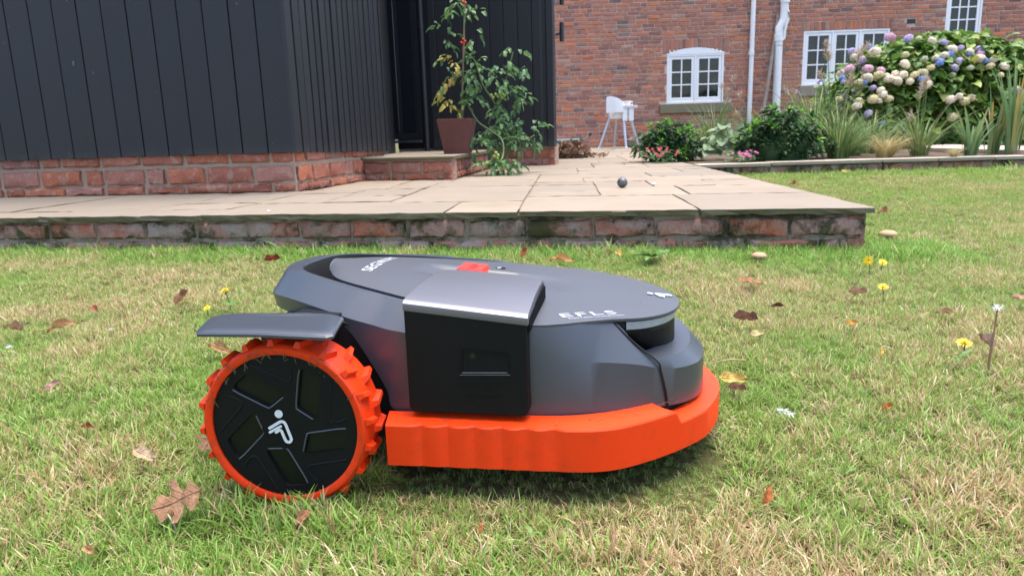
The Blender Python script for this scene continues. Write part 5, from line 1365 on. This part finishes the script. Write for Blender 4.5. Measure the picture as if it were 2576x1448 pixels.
bk_ = [(ox[0] + (ox[-1] - ox[0]) * i / nq) for i in range(nq + 1)]
mb.loft([[(x, -.48 * (1 - (2 * i / nq - 1) ** 4), .02) for i, x in enumerate(bk_)], [(x, -.50 * (1 - (2 * i / nq - 1) ** 4), htop(x) * .6) for i, x in enumerate(bk_)], [(x, -.1, htop(x) * .88) for x in bk_], [(x, .4, htop(x) * .6) for x in bk_], [(x, .4, .02) for x in bk_]], closed=False)
mb.obj('branches', M['leaf_hyd'], hyd, 60)
def head_mesh(seed):
    r = np.random.default_rng(seed); mb = MB()
    for i in range(95):
        z = r.uniform(-.55, 1); a = r.uniform(0, 2*pi); s = math.sqrt(max(0, 1 - z*z)); c = np.array([s * cos(a), s * sin(a), z * .8]) * r.uniform(.9, 1.02); nrm = c / np.linalg.norm(c)
        t1 = np.cross(nrm, [.3, .2, .9]); t1 /= np.linalg.norm(t1); t2 = np.cross(nrm, t1); an = r.uniform(0, pi)
        for k in range(4):
            b = an + k * pi / 2; u = t1 * cos(b) + t2 * sin(b); w = -t1 * sin(b) + t2 * cos(b); sz = .24
            mb.add([c, c + (u * .6 + w * .5) * sz + nrm * .03, c + u * sz * 1.1 + nrm * r.uniform(0, .09), c + (u * .6 - w * .5) * sz + nrm * .03], [(0, 1, 2, 3)])
    mb.add([(.82 * sin(pi*i/6) * cos(2*pi*k/10), .82 * sin(pi*i/6) * sin(2*pi*k/10), -.66 * cos(pi*i/6)) for i in range(7) for k in range(10)], [(i*10+k, i*10+(k+1) % 10, (i+1)*10+(k+1) % 10, (i+1)*10+k) for i in range(6) for k in range(10)])
    return mb.mesh('flower_head', M['petal'])
heads = [head_mesh(i) for i in range(3)]
CR_, PK, BL, LV, GN, YL = (.92, .86, .70), (.82, .54, .68), (.30, .44, .82), (.64, .56, .84), (.62, .70, .46), (.80, .76, .46)
HEADS = [(2238, 95, PK, 1.25), (2284, 98, LV, 1.1), (2310, 100, YL, .8), (2344, 104, CR_, 1.0), (2374, 108, LV, .9), (2142, 130, LV, .9), (2185, 119, BL, .8), (2200, 132, CR_, 1.35), (2150, 146, CR_, 1.1), (2165, 152, LV, 1.0), (2275, 140, YL, 1.0), (2275, 163, CR_, 1.2), (2325, 150, GN, .8), (2362, 158, BL, 1.1), (2410, 155, LV, 1.0), (2400, 172, LV, .95), (2390, 138, BL, .95), (2375, 141, CR_, 1.0), (2395, 124, CR_, 1.1), (2415, 122, LV, .8), (2438, 132, CR_, 1.0), (2436, 136, BL, .7), (2464, 126, LV, 1.0), (2466, 136, PK, .9), (2465, 150, CR_, 1.1), (2478, 154, BL, .8), (2498, 152, CR_, 1.0), (2490, 168, YL, 1.0), (2525, 168, CR_, 1.1), (2560, 190, BL, .1),
 (2562, 231, BL, 1.0), (2083, 163, LV, .2), (2079, 160, BL, .2), (2088, 168, YL, .3), (2118, 166, BL, .1), (2092, 164, CR_, .1), (2136, 174, PK, 1.15), (2100, 180, CR_, .2), (2080, 188, LV, .2), (2182, 175, PK, 1.2), (2215, 178, PK, .95), (2210, 190, YL, 1.1), (2180, 197, CR_, 1.3), (2174, 209, BL, .75), (2116, 185, CR_, 1.05), (2118, 198, BL, .85), (2120, 207, LV, .6), (2160, 210, YL, 1.0), (2066, 205, CR_, .2), (2087, 224, CR_, .2), (2097, 222, BL, .2), (2270, 190, CR_, 1.1), (2255, 205, CR_, 1.2), (2235, 200, CR_, 1.15), (2288, 205, CR_, .9), (2320, 185, YL, 1.2), (2300, 190, YL, 1.0), (2318, 200, BL, .95), (2328, 212, CR_, 1.35), (2195, 222, LV, .8), (2215, 228, CR_, .95), (2220, 240, CR_, 1.1), (2195, 250, YL, 1.2), (2235, 250, YL, 1.0), (2155, 268, CR_, 1.1), (2160, 255, YL, .9), (2210, 255, CR_, .8), (2390, 252, CR_, 1.15), (2412, 244, CR_, .95), (2442, 248, YL, 1.05), (2425, 256, YL, 1.1), (2395, 295, YL, 1.15), (2183, 287, LV, 1.0), (2217, 312, BL, .75), (2072, 280, YL, .2), (2110, 250, YL, .8), (2090, 345, BL, .2), (2395, 190, GN, .7), (2340, 172, YL, .9), (2440, 172, GN, .8), (2515, 190, YL, .8)]
HEADS += [(random.uniform(2120, 2575), random.uniform(120, 235), random.choice((CR_, CR_, CR_, YL, YL, GN, LV, BL)), random.uniform(.7, 1.0)) for _ in range(6)]
for px, py, c, s in HEADS:
    if s < .5: continue
    z_ = hpx(px, py, 0)[2]; x_ = hpx(px, py, 0)[0]
    if z_ > htop(x_) * 1.15: continue
    u = min(.99, z_ / max(.2, htop(x_))); y_ = -math.sqrt(max(.02, 1 - (u * .97) ** 3)) * .85 - .02
    p = hpx(px, py, y_); o = put('flower_head', random.choice(heads), hyd, color=tuple(np.clip(np.array(c) * random.uniform(.85, 1.1), 0, 1)))
    o.matrix_local = Matrix.Translation(Vector(p)) @ Matrix.Rotation(random.uniform(0, 6), 4, 'Z') @ Matrix.Rotation(random.uniform(.1, .7), 4, 'X') @ Matrix.Scale(.050 * s, 4)
# ------------------------------------------------------------------ grass of the lawn
tufts = bpy.data.collections.new('grass_tufts')
def tuft(seed, n=16, flat=.25):
    r = np.random.default_rng(seed); v, f, rn, hg = [], [], [], []
    for i in range(n):
        a, rr = r.uniform(0, 2*pi), .016 * math.sqrt(r.random()); L = r.uniform(.55, 1.15) * .030; lean = abs(r.normal(0, .55)) + (1.0 if r.random() < flat else .1); b = r.uniform(0, 2*pi)
        w = r.uniform(.0005, .0012); p = np.array([rr * cos(a), rr * sin(a), -.002]); d = np.array([cos(b), sin(b), 0]); el = pi/2 - min(lean, 1.35); cur = r.uniform(.1, 1.1); tw = r.normal(0, .4)
        side = np.array([-sin(b + tw), cos(b + tw), 0]); n0 = len(v); q = r.random()
        for k in range(5):
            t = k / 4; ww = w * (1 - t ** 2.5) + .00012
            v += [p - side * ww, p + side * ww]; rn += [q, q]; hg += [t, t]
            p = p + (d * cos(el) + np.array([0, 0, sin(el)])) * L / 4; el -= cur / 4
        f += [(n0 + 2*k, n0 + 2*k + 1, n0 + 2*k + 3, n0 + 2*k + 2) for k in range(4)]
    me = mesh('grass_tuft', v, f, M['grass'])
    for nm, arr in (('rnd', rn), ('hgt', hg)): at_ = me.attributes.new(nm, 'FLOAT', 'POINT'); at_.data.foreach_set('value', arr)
    o = bpy.data.objects.new('grass_tuft_%02d' % seed, me); tufts.objects.link(o)
for i in range(10): tuft(i, 17, .10 + .05 * (i % 5))
for i in range(10, 14): tuft(i, 14, .92)
def scatter(n, y0, y1, sl):
    y = RNG.uniform(y0, y1, n); hw_ = .06 + y * .80; x = RNG.uniform(-1, 1, n) * hw_; return np.column_stack([x, y, np.full(n, sl)])
P = np.vstack([scatter(int(6000 * 1.75), .50, 1.30, .88), scatter(int(5200 * 2.7), 1.30, 2.05, .85), scatter(int(4000 * 5.6), 2.05, 3.45, .85), scatter(int(1900 * 12), 3.45, 5.0, 1.0), scatter(int(1200 * 17), 5.0, 6.9, 1.25)])
def margin(n, y0, y1, w, sl):                         # the lawn goes on beside the frame
    y = RNG.uniform(y0, y1, n); h0 = .06 + y * .80; x = (h0 + w * RNG.random(n) ** 1.3) * RNG.choice((-1, 1), n); return np.column_stack([x, y, np.full(n, sl)])
P = np.vstack([P, margin(9000, .35, 1.3, .9, 1.05), margin(9000, 1.3, 3.4, 1.1, 1.1), margin(7000, 3.4, 7, 2.0, 1.5), np.column_stack([RNG.uniform(-1.2, 1.2, 5000), RNG.uniform(.05, .50, 5000), np.full(5000, 1.05)])])
UV = np.array([to_uv(x, y) for x, y in P[:, :2]])
keep = ~((UV[:, 0] < -.005) & (UV[:, 1] > .040))
dBx = (P[:, 0] - BA[0]) * nBd[0] + (P[:, 1] - BA[1]) * nBd[1]; keep &= ~((dBx > -.002) & (UV[:, 0] > -.05) & (UV[:, 1] > 1))
keep &= ~((P[:, 0] < 0) & (P[:, 1] > 3.6))
lx_ = (P[:, 0] - MO[0]) * EX[0] + (P[:, 1] - MO[1]) * EX[1]; ly_ = (P[:, 0] - MO[0]) * EY[0] + (P[:, 1] - MO[1]) * EY[1]
for yw in (.047, 2 * YC - .09): keep &= ~((np.abs(lx_ + .006) < .055) & (np.abs(ly_ - yw) < .030))
P, UV, lx_, ly_, dBx = P[keep], UV[keep], lx_[keep], ly_[keep], dBx[keep]
x, y = P[:, 0], P[:, 1]
n1, n2, n3 = vnoise(x * 1.7 + 3, y * 1.7, 1), vnoise(x * 5.1, y * 5.1 + 9, 2), vnoise(x * 14, y * 14, 3)
wallz = sstep(.34, .04, -UV[:, 1]) * (UV[:, 0] < .25) * (UV[:, 1] < .2); wallz2 = sstep(.4, .05, UV[:, 0]) * (UV[:, 0] > -.1) * (UV[:, 1] > -.1) * .6; wallz3 = sstep(-.7, -.1, dBx) * (y > 4)
lush = np.clip(np.maximum(np.maximum(wallz, wallz2), wallz3 * .8), 0, 1)
dry = .33 + .46 * (n1 - .5) + .56 * (n2 - .5) + .40 * (n3 - .5)
dry += .30 * sstep(.15, .75, x) * sstep(1.25, .75, y) - .20 * sstep(-.1, -.5, x) * sstep(1.9, 1.3, y) * sstep(.9, 1.1, y) - .14 * sstep(.95, .60, y) * sstep(.30, -.2, x)
dry -= .10 * sstep(1.9, 2.4, y); dry -= .34 * lush; dry -= .12 * sstep(3.0, 5, y)
under = ((lx_ > .08) & (lx_ < .52) & (ly_ > .05) & (ly_ < .54)).astype(float)
dry -= .12 * under; dry += .28 * np.exp(-((x - .16) / .16) ** 2 - ((y - .66) / .10) ** 2)
PICK = RNG.integers(0, 14, len(x)); dry += .045 + np.where(PICK >= 10, .30 * (1 - lush), 0)
dry = np.clip(dry, .02, .95)
scl = P[:, 2] * .81 * (.80 + .45 * n2 + .25 * (n3 - .3)) * (1 + 1.05 * lush * RNG.uniform(.5, 1.1, len(x))) * np.where(under > 0, .36, 1) * np.where(y < 1.3, 1.06, 1.0)
scl *= np.where(RNG.random(len(x)) < .035, 1.5, 1.0)
edge_ = ((ly_ < .06) & (ly_ > -.08) & (lx_ > -.15) & (lx_ < .5)); scl = np.where((np.abs(lx_) < .10) & (ly_ < .006) & (ly_ > -.06) & (RNG.random(len(x)) < .8), scl * RNG.uniform(1.2, 1.85, len(x)), scl); scl = np.where((lx_ > .06) & (lx_ < .5) & (ly_ > -.03) & (ly_ < .06), scl * .70, scl)
tone = np.clip(.5 + .8 * (n1 - .5) * 0 + RNG.normal(0, .16, len(x)) + .35 * sstep(1.9, 5, y) * 1.0 - .35 * lush, 0, 1)
z = np.array([float(lawn_z(a, b)) for a, b in zip(x, y)]) - .003
me = bpy.data.meshes.new('grass'); me.vertices.add(len(x)); me.vertices.foreach_set('co', np.column_stack([x, y, z]).ravel())
for nm, arr in (('dry', dry), ('tone', tone), ('scl', scl)): a_ = me.attributes.new(nm, 'FLOAT', 'POINT'); a_.data.foreach_set('value', arr.astype(np.float32))
rot = np.column_stack([RNG.normal(0, .16, len(x)), RNG.normal(0, .16, len(x)), RNG.uniform(0, 2*pi, len(x))]).astype(np.float32)
a_ = me.attributes.new('rot', 'FLOAT_VECTOR', 'POINT'); a_.data.foreach_set('vector', rot.ravel())
a_ = me.attributes.new('pick', 'INT', 'POINT'); a_.data.foreach_set('value', PICK.astype(np.int32))
me.update()
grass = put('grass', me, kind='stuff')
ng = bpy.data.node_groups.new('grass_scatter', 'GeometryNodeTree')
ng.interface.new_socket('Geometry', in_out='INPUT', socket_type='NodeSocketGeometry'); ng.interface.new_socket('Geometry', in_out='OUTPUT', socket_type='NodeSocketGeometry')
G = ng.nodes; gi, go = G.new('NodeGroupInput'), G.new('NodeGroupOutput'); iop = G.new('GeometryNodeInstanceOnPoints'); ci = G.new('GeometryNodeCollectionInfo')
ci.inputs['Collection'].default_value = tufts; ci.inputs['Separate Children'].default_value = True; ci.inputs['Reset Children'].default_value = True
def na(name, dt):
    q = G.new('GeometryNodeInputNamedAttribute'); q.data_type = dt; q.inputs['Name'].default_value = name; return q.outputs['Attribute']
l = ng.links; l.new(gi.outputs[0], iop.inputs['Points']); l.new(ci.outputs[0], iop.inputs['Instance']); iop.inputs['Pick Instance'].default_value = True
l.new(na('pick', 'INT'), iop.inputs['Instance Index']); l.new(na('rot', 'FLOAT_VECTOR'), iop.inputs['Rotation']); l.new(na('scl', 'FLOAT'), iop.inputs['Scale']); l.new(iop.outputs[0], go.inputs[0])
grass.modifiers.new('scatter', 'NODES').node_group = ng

# ------------------------------------------------------------------ fallen leaves
def oak_mesh(seed, curl=.25):
    r = np.random.default_rng(seed); hl_ = [(0, 0), (.05, .05), (.10, .20), (.20, .33), (.28, .30), (.30, .18), (.36, .13), (.42, .28), (.50, .47), (.60, .52), (.64, .40), (.60, .24), (.64, .16), (.72, .24), (.82, .30), (.88, .24), (.88, .14), (.95, .10), (1.0, .0)]
    n = len(hl_); v, f = [], []; mid = np.linspace(0, 1, n)
    for i, (x, w) in enumerate(hl_):
        for s_ in (-1, -.5, 0, .5, 1):
            ww = w * (1 + (r.normal(0, .10) if abs(s_) == 1 else 0)); t = abs(s_); xx = mid[i] * (1 - t) + x * t; yy = s_ * ww
            v.append((xx, yy, curl * (abs(yy) ** 1.4) * (1.3 if s_ > 0 else .6) + .07 * sin(5 * xx + seed) + .05 * sin(9 * yy + seed * 2) + (r.normal(0, .018) if t else 0)))
    for i in range(n - 1):
        for k in range(4): a = i * 5 + k; f.append((a, a + 5, a + 6, a + 1))
    mb = MB(); mb.add(v, f); mb.tube([(-.24, .03, .05), (0, 0, .012), (.5, 0, .02 + .07 * sin(2.5 + seed)), (.95, 0, .03 + .07 * sin(4.75 + seed))], [.014, .012, .008, .003], 5)
    return mb.mesh('fallen_leaf', M['dry_leaf'], 60)
def oval_mesh(seed, curl=.6, W=.42):
    r = np.random.default_rng(seed); n = 9; mb = MB(); v, f = [], []
    for i in range(n + 1):
        t = i / n; w = W * .5 * (sin(pi * t ** .85) ** .7 if 0 < t < 1 else .02); bend = curl * .5 * (t - .5) ** 2 * (1 if seed % 2 else -1)
        for s in (-1, -.5, 0, .5, 1): v.append((t, s * w * (1 + r.normal(0, .06)), curl * (abs(s) ** 1.6) * w * r.uniform(.6, 1.6) + bend + .05 * sin(11 * t + seed * 3 + 2 * s) + r.normal(0, .02)))
    for i in range(n):
        for k in range(4): a = i * 5 + k; f.append((a, a + 5, a + 6, a + 1))
    mb.add(v, f); mb.tube([(-.28, .03, .05), (-.1, .01, .02), (.3, 0, .012 + 0.0)], [.013, .012, .008], 5)
    return mb.mesh('fallen_leaf', M['dry_leaf'], 70)
OAK = [oak_mesh(1, .25), oak_mesh(2, .6)]; OV = [oval_mesh(1, .5), oval_mesh(2, .9), oval_mesh(3, 1.4, .5), oval_mesh(4, 1.0, .34)]
TAN, PALE, RUST, DARK, ORG, YEL, CRM, PNK = (.40, .22, .12), (.62, .46, .30), (.30, .10, .035), (.13, .055, .03), (.55, .20, .045), (.62, .45, .05), (.72, .60, .34), (.46, .27, .20)
def fallen(me, px, py, L, yaw, col, label, tip=(0, 0), up=.02, g='fallen leaves on the lawn', tilt=.45):
    """L in pixels of the 2575-wide view"""
    p = at(px, py, up); yv = float(p[1])
    if yv > 2.9: p = at(px, py, up + .03)
    dist = float(np.dot(p - CO, _f)); s = L * dist / FPX
    o = put('fallen_leaf', me, None, label=label, cat='leaf', group=g, color=col); zz = float(lawn_z(p[0], p[1])) + up
    o.location = (p[0], p[1], zz); o.rotation_euler = (Matrix.Rotation(tilt, 3, 'X') @ Matrix.Rotation(radians(yaw), 3, 'Z') @ Matrix.Rotation(tip[0] * .4, 3, 'X') @ Matrix.Rotation(tip[1] * .4, 3, 'Y')).to_euler(); o.scale = (s, s, s)
    ctr = o.rotation_euler.to_matrix() @ Vector((.45 * s, 0, 0)); o.location = Vector((p[0], p[1], zz)) - ctr; return o
fallen(OAK[0], 452, 1258, 128, 200, TAN, 'large tan oak leaf lying flat in the grass before the rear wheel', (.15, -.1), .032, tilt=.72)
fallen(OV[0], 362, 1142, 72, -25, PALE, 'pale cream brown leaf curling in the grass left of the wheel', (.2, .1), .024)
fallen(OAK[1], 522, 1112, 62, 80, (.30, .17, .11), 'brown leaf half hidden behind the orange rear tyre', (.2, -.5), .024)
fallen(OV[1], 762, 1302, 56, 60, (.44, .22, .11), 'orange brown leaf below the rear wheel in the foreground', (.3, -.4), .022)
fallen(OV[1], 1928, 1245, 54, 65, (.48, .16, .04), 'rust orange leaf standing upright right of the bumper', (1.0, -.6), .026)
fallen(OAK[0], 1888, 706, 62, 150, (.36, .17, .07), 'tan brown oak leaf leaning in the grass beyond the mower nose', (.9, -.2), .03)
fallen(OV[2], 683, 655, 40, 10, (.26, .045, .03), 'dark red leaf in the long grass behind the carry handle', (.4, 0), .05)
fallen(OV[1], 238, 774, 36, -50, (.36, .12, .06), 'reddish brown leaf standing in the grass far left', (.5, -.2), .03)
fallen(OV[2], 456, 752, 46, 65, (.36, .19, .11), 'curled brown leaf left of the yellow dandelions', (.7, -.7), .03)
fallen(OV[3], 150, 820, 74, 22, (.44, .25, .11), 'long rolled brown leaf pointing right on the left lawn', (.6, -.15), .028)
fallen(OV[2], 42, 829, 44, 170, (.34, .20, .12), 'crumpled tan leaf near the left edge by a white petal', (.5, -.1), .026)
fallen(OV[3], 548, 874, 80, -25, (.44, .27, .11), 'long twisted yellow brown leaf behind the rear tyre', (.5, .1), .028)
fallen(OV[2], 1870, 803, 60, -15, (.26, .13, .085), 'crumpled brown leaf right of the mower nose', (.5, -.1), .028)
fallen(OV[0], 1903, 838, 42, 10, (.72, .62, .30), 'cream yellow leaf tipped up right of the mower nose', (.6, -.3), .024)
fallen(OV[3], 1955, 768, 34, 0, DARK, 'thin dark curled leaf arching over the grass', (1.4, 0), .02)
fallen(OV[0], 1838, 952, 74, -8, (.70, .52, .14), 'long yellow leaf touching the front bumper', (.5, 0), .03)
fallen(OV[2], 1850, 978, 44, -15, (.34, .18, .12), 'small brown curled leaf under the yellow leaf at the bumper', (.4, 0), .018)
fallen(OV[2], 2478, 862, 46, 120, (.36, .23, .18), 'pinkish brown leaf beside the tall seed head stalk', (.6, -.3), .03)
fallen(OV[0], 2566, 750, 52, 175, (.55, .32, .22), 'pale pink leaf cut by the right frame edge', (.5, -.1), .03)
fallen(OV[3], 1410, 652, 62, -10, (.55, .30, .10), 'orange elongated leaf behind the mower lid', (.4, 0), .05)
fallen(OV[2], 1316, 640, 34, 70, (.36, .14, .06), 'reddish leaf at the foot of the mossy wall behind the lid', (.6, -.7), .05)
fallen(OV[0], 1557, 637, 32, -60, (.62, .42, .09), 'yellowish leaf stuck upright below the mossy wall', (.8, -.8), .06)
fallen(OV[2], 2153, 737, 44, -10, (.46, .28, .18), 'light brown crumpled leaf left of the far dandelion', (.4, 0), .026)
fallen(OV[1], 2225, 513, 38, 10, (.36, .17, .09), 'small brown leaf just behind the paving corner', (.3, 0), .10)
fallen(OV[3], 2378, 785, 48, -12, (.42, .25, .14), 'narrow light brown leaf in the middle of the right lawn', (.4, 0), .024)
fallen(OV[0], 2140, 812, 34, 8, (.60, .33, .06), 'small orange leaf in the right lawn by a grey green leaf', (.4, 0), .024)
fallen(OV[3], 2215, 884, 28, 70, (.68, .52, .10), 'tiny yellow leaf standing on edge in the right lawn', (.9, -.9), .024)
fallen(OV[2], 2228, 1025, 34, 20, (.60, .26, .06), 'small orange scrap of leaf right of the white feather', (.5, 0), .024)
fallen(OV[0], 130, 970, 40, 55, (.52, .32, .25), 'pinkish tan leaf left of the rear wheel', (.7, -.5), .022)
fallen(OV[1], 218, 1072, 36, -8, RUST, 'small dark rust leaf in the dry grass on the left', (.4, 0), .022)
fallen(OV[2], 228, 1385, 44, -30, (.55, .34, .16), 'orange tan leaf scrap at the bottom left', (.4, -.1), .02)
fallen(OV[3], 1208, 1328, 30, 85, (.55, .20, .06), 'small orange leaf tip between blades in the foreground', (.8, -1.0), .022)
fallen(OV[0], 2125, 437, 26, 0, (.68, .54, .16), 'yellow leaf on the far lawn below the edging wall', (.3, 0), .03)
fallen(OV[1], 1995, 463, 26, 0, (.35, .16, .08), 'brown leaf on the far lawn near the paving edge', (.3, 0), .03)
fallen(OV[1], 1265, 430, 22, 0, (.60, .42, .10), 'small yellow leaf on the paving by the tomato plant', (.2, 0), HP + .004, 'fallen leaves on the paving')
# arched petiole by the bumper
q = at(1790, 915, .02); st = empty('leaf_stalk', q, 0, 'thin arched pale leaf stalk sticking out beside the bumper nose', 'stalk')
MB().tube(crom([np.array(at(1786, 918, .04)) - q, np.array(at(1815, 907, .05)) - q, np.array(at(1845, 903, .05)) - q, np.array(at(1862, 905, .045)) - q], 4), [.0011] * 13, 6).obj('stalk', M['blade_gold'], st, 60)
e_ = np.array(at(1862, 905, .045)) - q; MB().tube([e_, e_ + [.006, 0, -.001], e_ + [.011, -.002, -.002]], [.0012, .0026, .0006], 6).obj('stalk_end', M['blade_gold'], st, 60)
# white feather tuft and petals
wf = empty('feather', at(1975, 1040, .022), 0, 'small fluffy white feather caught in the grass right of the bumper', 'feather'); mb = MB()
for i in range(70):
    t = random.random(); b = Vector((-.012 + .024 * t, 0, .006 - .010 * t * t)); d = Vector((random.gauss(.2, .6), random.gauss(0, .6), random.gauss(.1, .5))).normalized() * random.uniform(.005, .011); s = Vector((-d.y, d.x, 0)).normalized() * .0007; mb.add([b - s, b + s, b + d], [(0, 1, 2)])
mb.obj('barbs', M['white_frame'], wf, kind='stuff'); MB().tube([(-.013, 0, .006), (0, 0, .005), (.012, 0, -.004)], .0006, 5).obj('quill', M['white_frame'], wf)
for px, py, L, lab in ((24, 872, 22, 'white petal scrap in the grass at the left edge'), (280, 828, 14, 'tiny white petal left of the fender')):
    fallen(OV[0], px, py, L, random.uniform(0, 180), (.75, .76, .76), lab, (.6, -.3), .024, 'white scraps in the grass').name = 'petal_scrap'
# dandelions
pet = MB()
for k in range(46):
    ring = k % 3; a = 2*pi*k/46 + random.gauss(0, .05); R_ = (1.0, .8, .55)[ring] * random.uniform(.9, 1.08); el = (.12, .5, .95)[ring]; d = np.array([cos(a) * cos(el), sin(a) * cos(el), sin(el)]); s = np.array([-sin(a), cos(a), 0]) * .075
    b = d * .08; m_ = d * R_ * .6 + [0, 0, .03]; e = d * R_ - [0, 0, .05 * R_]; pet.add([b - s * .5, b + s * .5, m_ + s, e + s * .7, e - s * .7, m_ - s], [(0, 1, 2, 5), (5, 2, 3, 4)])
petm = pet.mesh('petals', plain('dandelion_yellow', (.85, .60, .01), .5)); calm = MB().tube([(0, 0, -.35), (0, 0, -.1), (0, 0, .1)], [.18, .30, .34], 10).mesh('calyx', M['stem'], 50)
for px, py, wpx, tilt, yaw, gpx, gpy, lab in ((566, 733, 32, .5, 200, 580, 770, 'larger yellow dandelion left of the carry handle'), (521, 775, 20, .7, 250, 523, 790, 'smaller yellow dandelion just below the larger one on the left'),
    (2221, 722, 27, .35, 260, 2221, 738, 'yellow dandelion in the middle of the right lawn'), (2425, 863, 40, .25, 270, 2424, 896, 'yellow dandelion in front of the tall seed head stalk'), (2183, 656, 26, 1.4, 250, 2188, 672, 'yellow dandelion seen edge on at the paving wall corner'), (2220, 660, 22, .7, 270, 2216, 672, 'small half open dandelion right of the wall corner')):
    g_ = at(gpx, gpy, .012 if gpy > 700 else .02); dist = float(np.dot(g_ - CO, _f)); s = wpx * .5 * dist / FPX; hd = atp(px, py, g_, np.array([0, 1, 0])); h_ = max(.012, hd[2] - g_[2])
    e = empty('dandelion', (g_[0], g_[1], 0), 0, lab, 'flower', 'dandelions in the lawn'); tx = hd[0] - g_[0]; z0 = g_[2]
    MB().tube(crom([(0, 0, z0 - .02), (tx * .3, 0, z0 + h_ * .5), (tx, 0, z0 + h_ - s * .3)], 3), .0016, 6).obj('stem', M['stem'], e, 60)
    nd = Vector((sin(tilt) * cos(radians(yaw)), sin(tilt) * sin(radians(yaw)), cos(tilt))); Mx = Matrix.Translation((tx, 0, z0 + h_)) @ nd.to_track_quat('Z', 'Y').to_matrix().to_4x4() @ Matrix.Scale(s, 4)
    for nm, me_ in (('petals', petm), ('calyx', calm)): o = put(nm, me_, e); o.matrix_local = Mx
g_ = at(2485, 922, .015); tp_ = atp(2508, 778, g_ , np.array([0, 1, 0])); e = empty('seed_head', (g_[0], g_[1], 0), 0, 'tall dandelion seed head with bare white top on a brown stalk', 'flower'); tx, h_ = tp_[0] - g_[0], tp_[2]
MB().tube(crom([(0, 0, 0), (tx * .35, 0, h_ * .4), (tx * .8, 0, h_ * .75), (tx, 0, h_)], 4), [.0022] * 7 + [.0014] * 6, 6).obj('stem', plain('brown_stalk', (.26, .15, .09), .6), e, 60)
mb = MB()
for k in range(46):
    d = rdir(-.3, 1.5) * random.uniform(.006, .010); s = Vector((-d.y, d.x, 0)).normalized() * .0005; b = Vector((tx, 0, h_)); mb.add([b - s, b + s, b + d], [(0, 1, 2)])
    for q in range(3): t = d + rdir() * .004; mb.add([b + d - s, b + d + s, b + t], [(0, 1, 2)])
mb.obj('seeds', M['white_frame'], e, kind='stuff')
# mushrooms
mush = plain('mushroom_cap', (.50, .30, .17), .7, dirt=.3); mst = plain('mushroom_stem', (.66, .56, .42), .6)
for px, py, wpx, lab in ((2233, 582, 44, 'pale tan mushroom in the lawn right of the paving corner'), (1909, 632, 38, 'tan mushroom at the foot of the mossy wall')):
    g_ = at(px, py + 10, .02); dist = float(np.dot(g_ - CO, _f)); r = wpx * .5 * dist / FPX; e = empty('mushroom', (g_[0], g_[1], float(lawn_z(g_[0], g_[1]))), 0, lab, 'mushroom')
    MB().tube([(0, 0, 0), (0, 0, r * .7 + .006)], [r * .35, r * .3], 12).obj('stem', mst, e, 60)
    MB().loft([[(r * a * cos(2*pi*k/20) * (1 + .06 * sin(3 * k)), r * a * sin(2*pi*k/20), -.002 + r * z * .8) for k in range(20)] for a, z in ((.3, .95), (.95, .85), (1.0, 1.0), (.9, 1.25), (.6, 1.48), (.2, 1.55))], cap1=True).obj('cap', mush, e, 60)
# low weeds
Lw = [leaf_mesh('leaf', leafmat('weed_leaf', [(0, (.09, .20, .04)), (1, (.16, .30, .07))]), 1, .32, .1, .2, 6, lobes=3, seed=i) for i in range(2)]
for px, py, n, s, lab in ((1640, 648, 13, .075, 'leafy green dandelion plant at the foot of the mossy wall'), (1335, 1345, 4, .017, 'pale green weed leaves in the dry foreground grass'), (585, 768, 3, .035, 'green weed leaf at the foot of the larger left dandelion'), (2410, 905, 5, .03, 'low weed leaves under the dandelion by the seed head')):
    g_ = at(px, py, .02); e = empty('weed_plant', (g_[0], g_[1], .012), 0, lab, 'weed'); 
    for k in range(n): a = 2*pi*k/n + random.gauss(0, .3); o = put('leaf', random.choice(Lw), e); o.matrix_local = M4((0, 0, .01), (cos(a), sin(a), random.uniform(.1, .8)), random.gauss(0, .3), s * random.uniform(.7, 1.1))
# grass clippings stuck to the mower
mb = MB()
for i in range(150):
    k = random.random()
    if i < 22: xl = random.uniform(.0, .44); yl = YC + random.uniform(-.55, .6) * lid_w(xl); p = np.array((xl, yl, lid_z(xl, yl) + .0006)); k = .1
    elif k < .6: x_ = random.uniform(.12, .52); w_ = float(np.interp(x_, BI[:, 0], BI[:, 1])) + random.uniform(.002, .022); p = np.array((x_, YC - w_, stp(x_) + .0035))
    else: a = random.uniform(.4, 2.9); r_ = random.uniform(.088, .103); p = np.array((r_ * cos(a) * .979 - .0062, .0127 + r_ * cos(a) * .077 - .0036, WZ * .979 + .979 * r_ * sin(a)))
    d = np.array([random.gauss(0, 1), random.gauss(0, .2 if k >= .6 else 1), random.gauss(0, 1) if k >= .6 else 0]); d = d / np.linalg.norm(d) * random.uniform(.0015, .006); s = np.array([-d[2], .0002, d[0]]) if k >= .6 else np.array([-d[1], d[0], 0]); s = s / (np.linalg.norm(s) + 1e-9) * .0004; mb.add([p - d - s, p - d + s, p + d + s, p + d - s], [(0, 1, 2, 3)])
mb.obj('clippings', plain('clippings', (.12, .075, .03), .8), mower, kind='stuff')
for q in list(bpy.data.meshes):
    if q.users == 0: bpy.data.meshes.remove(q)
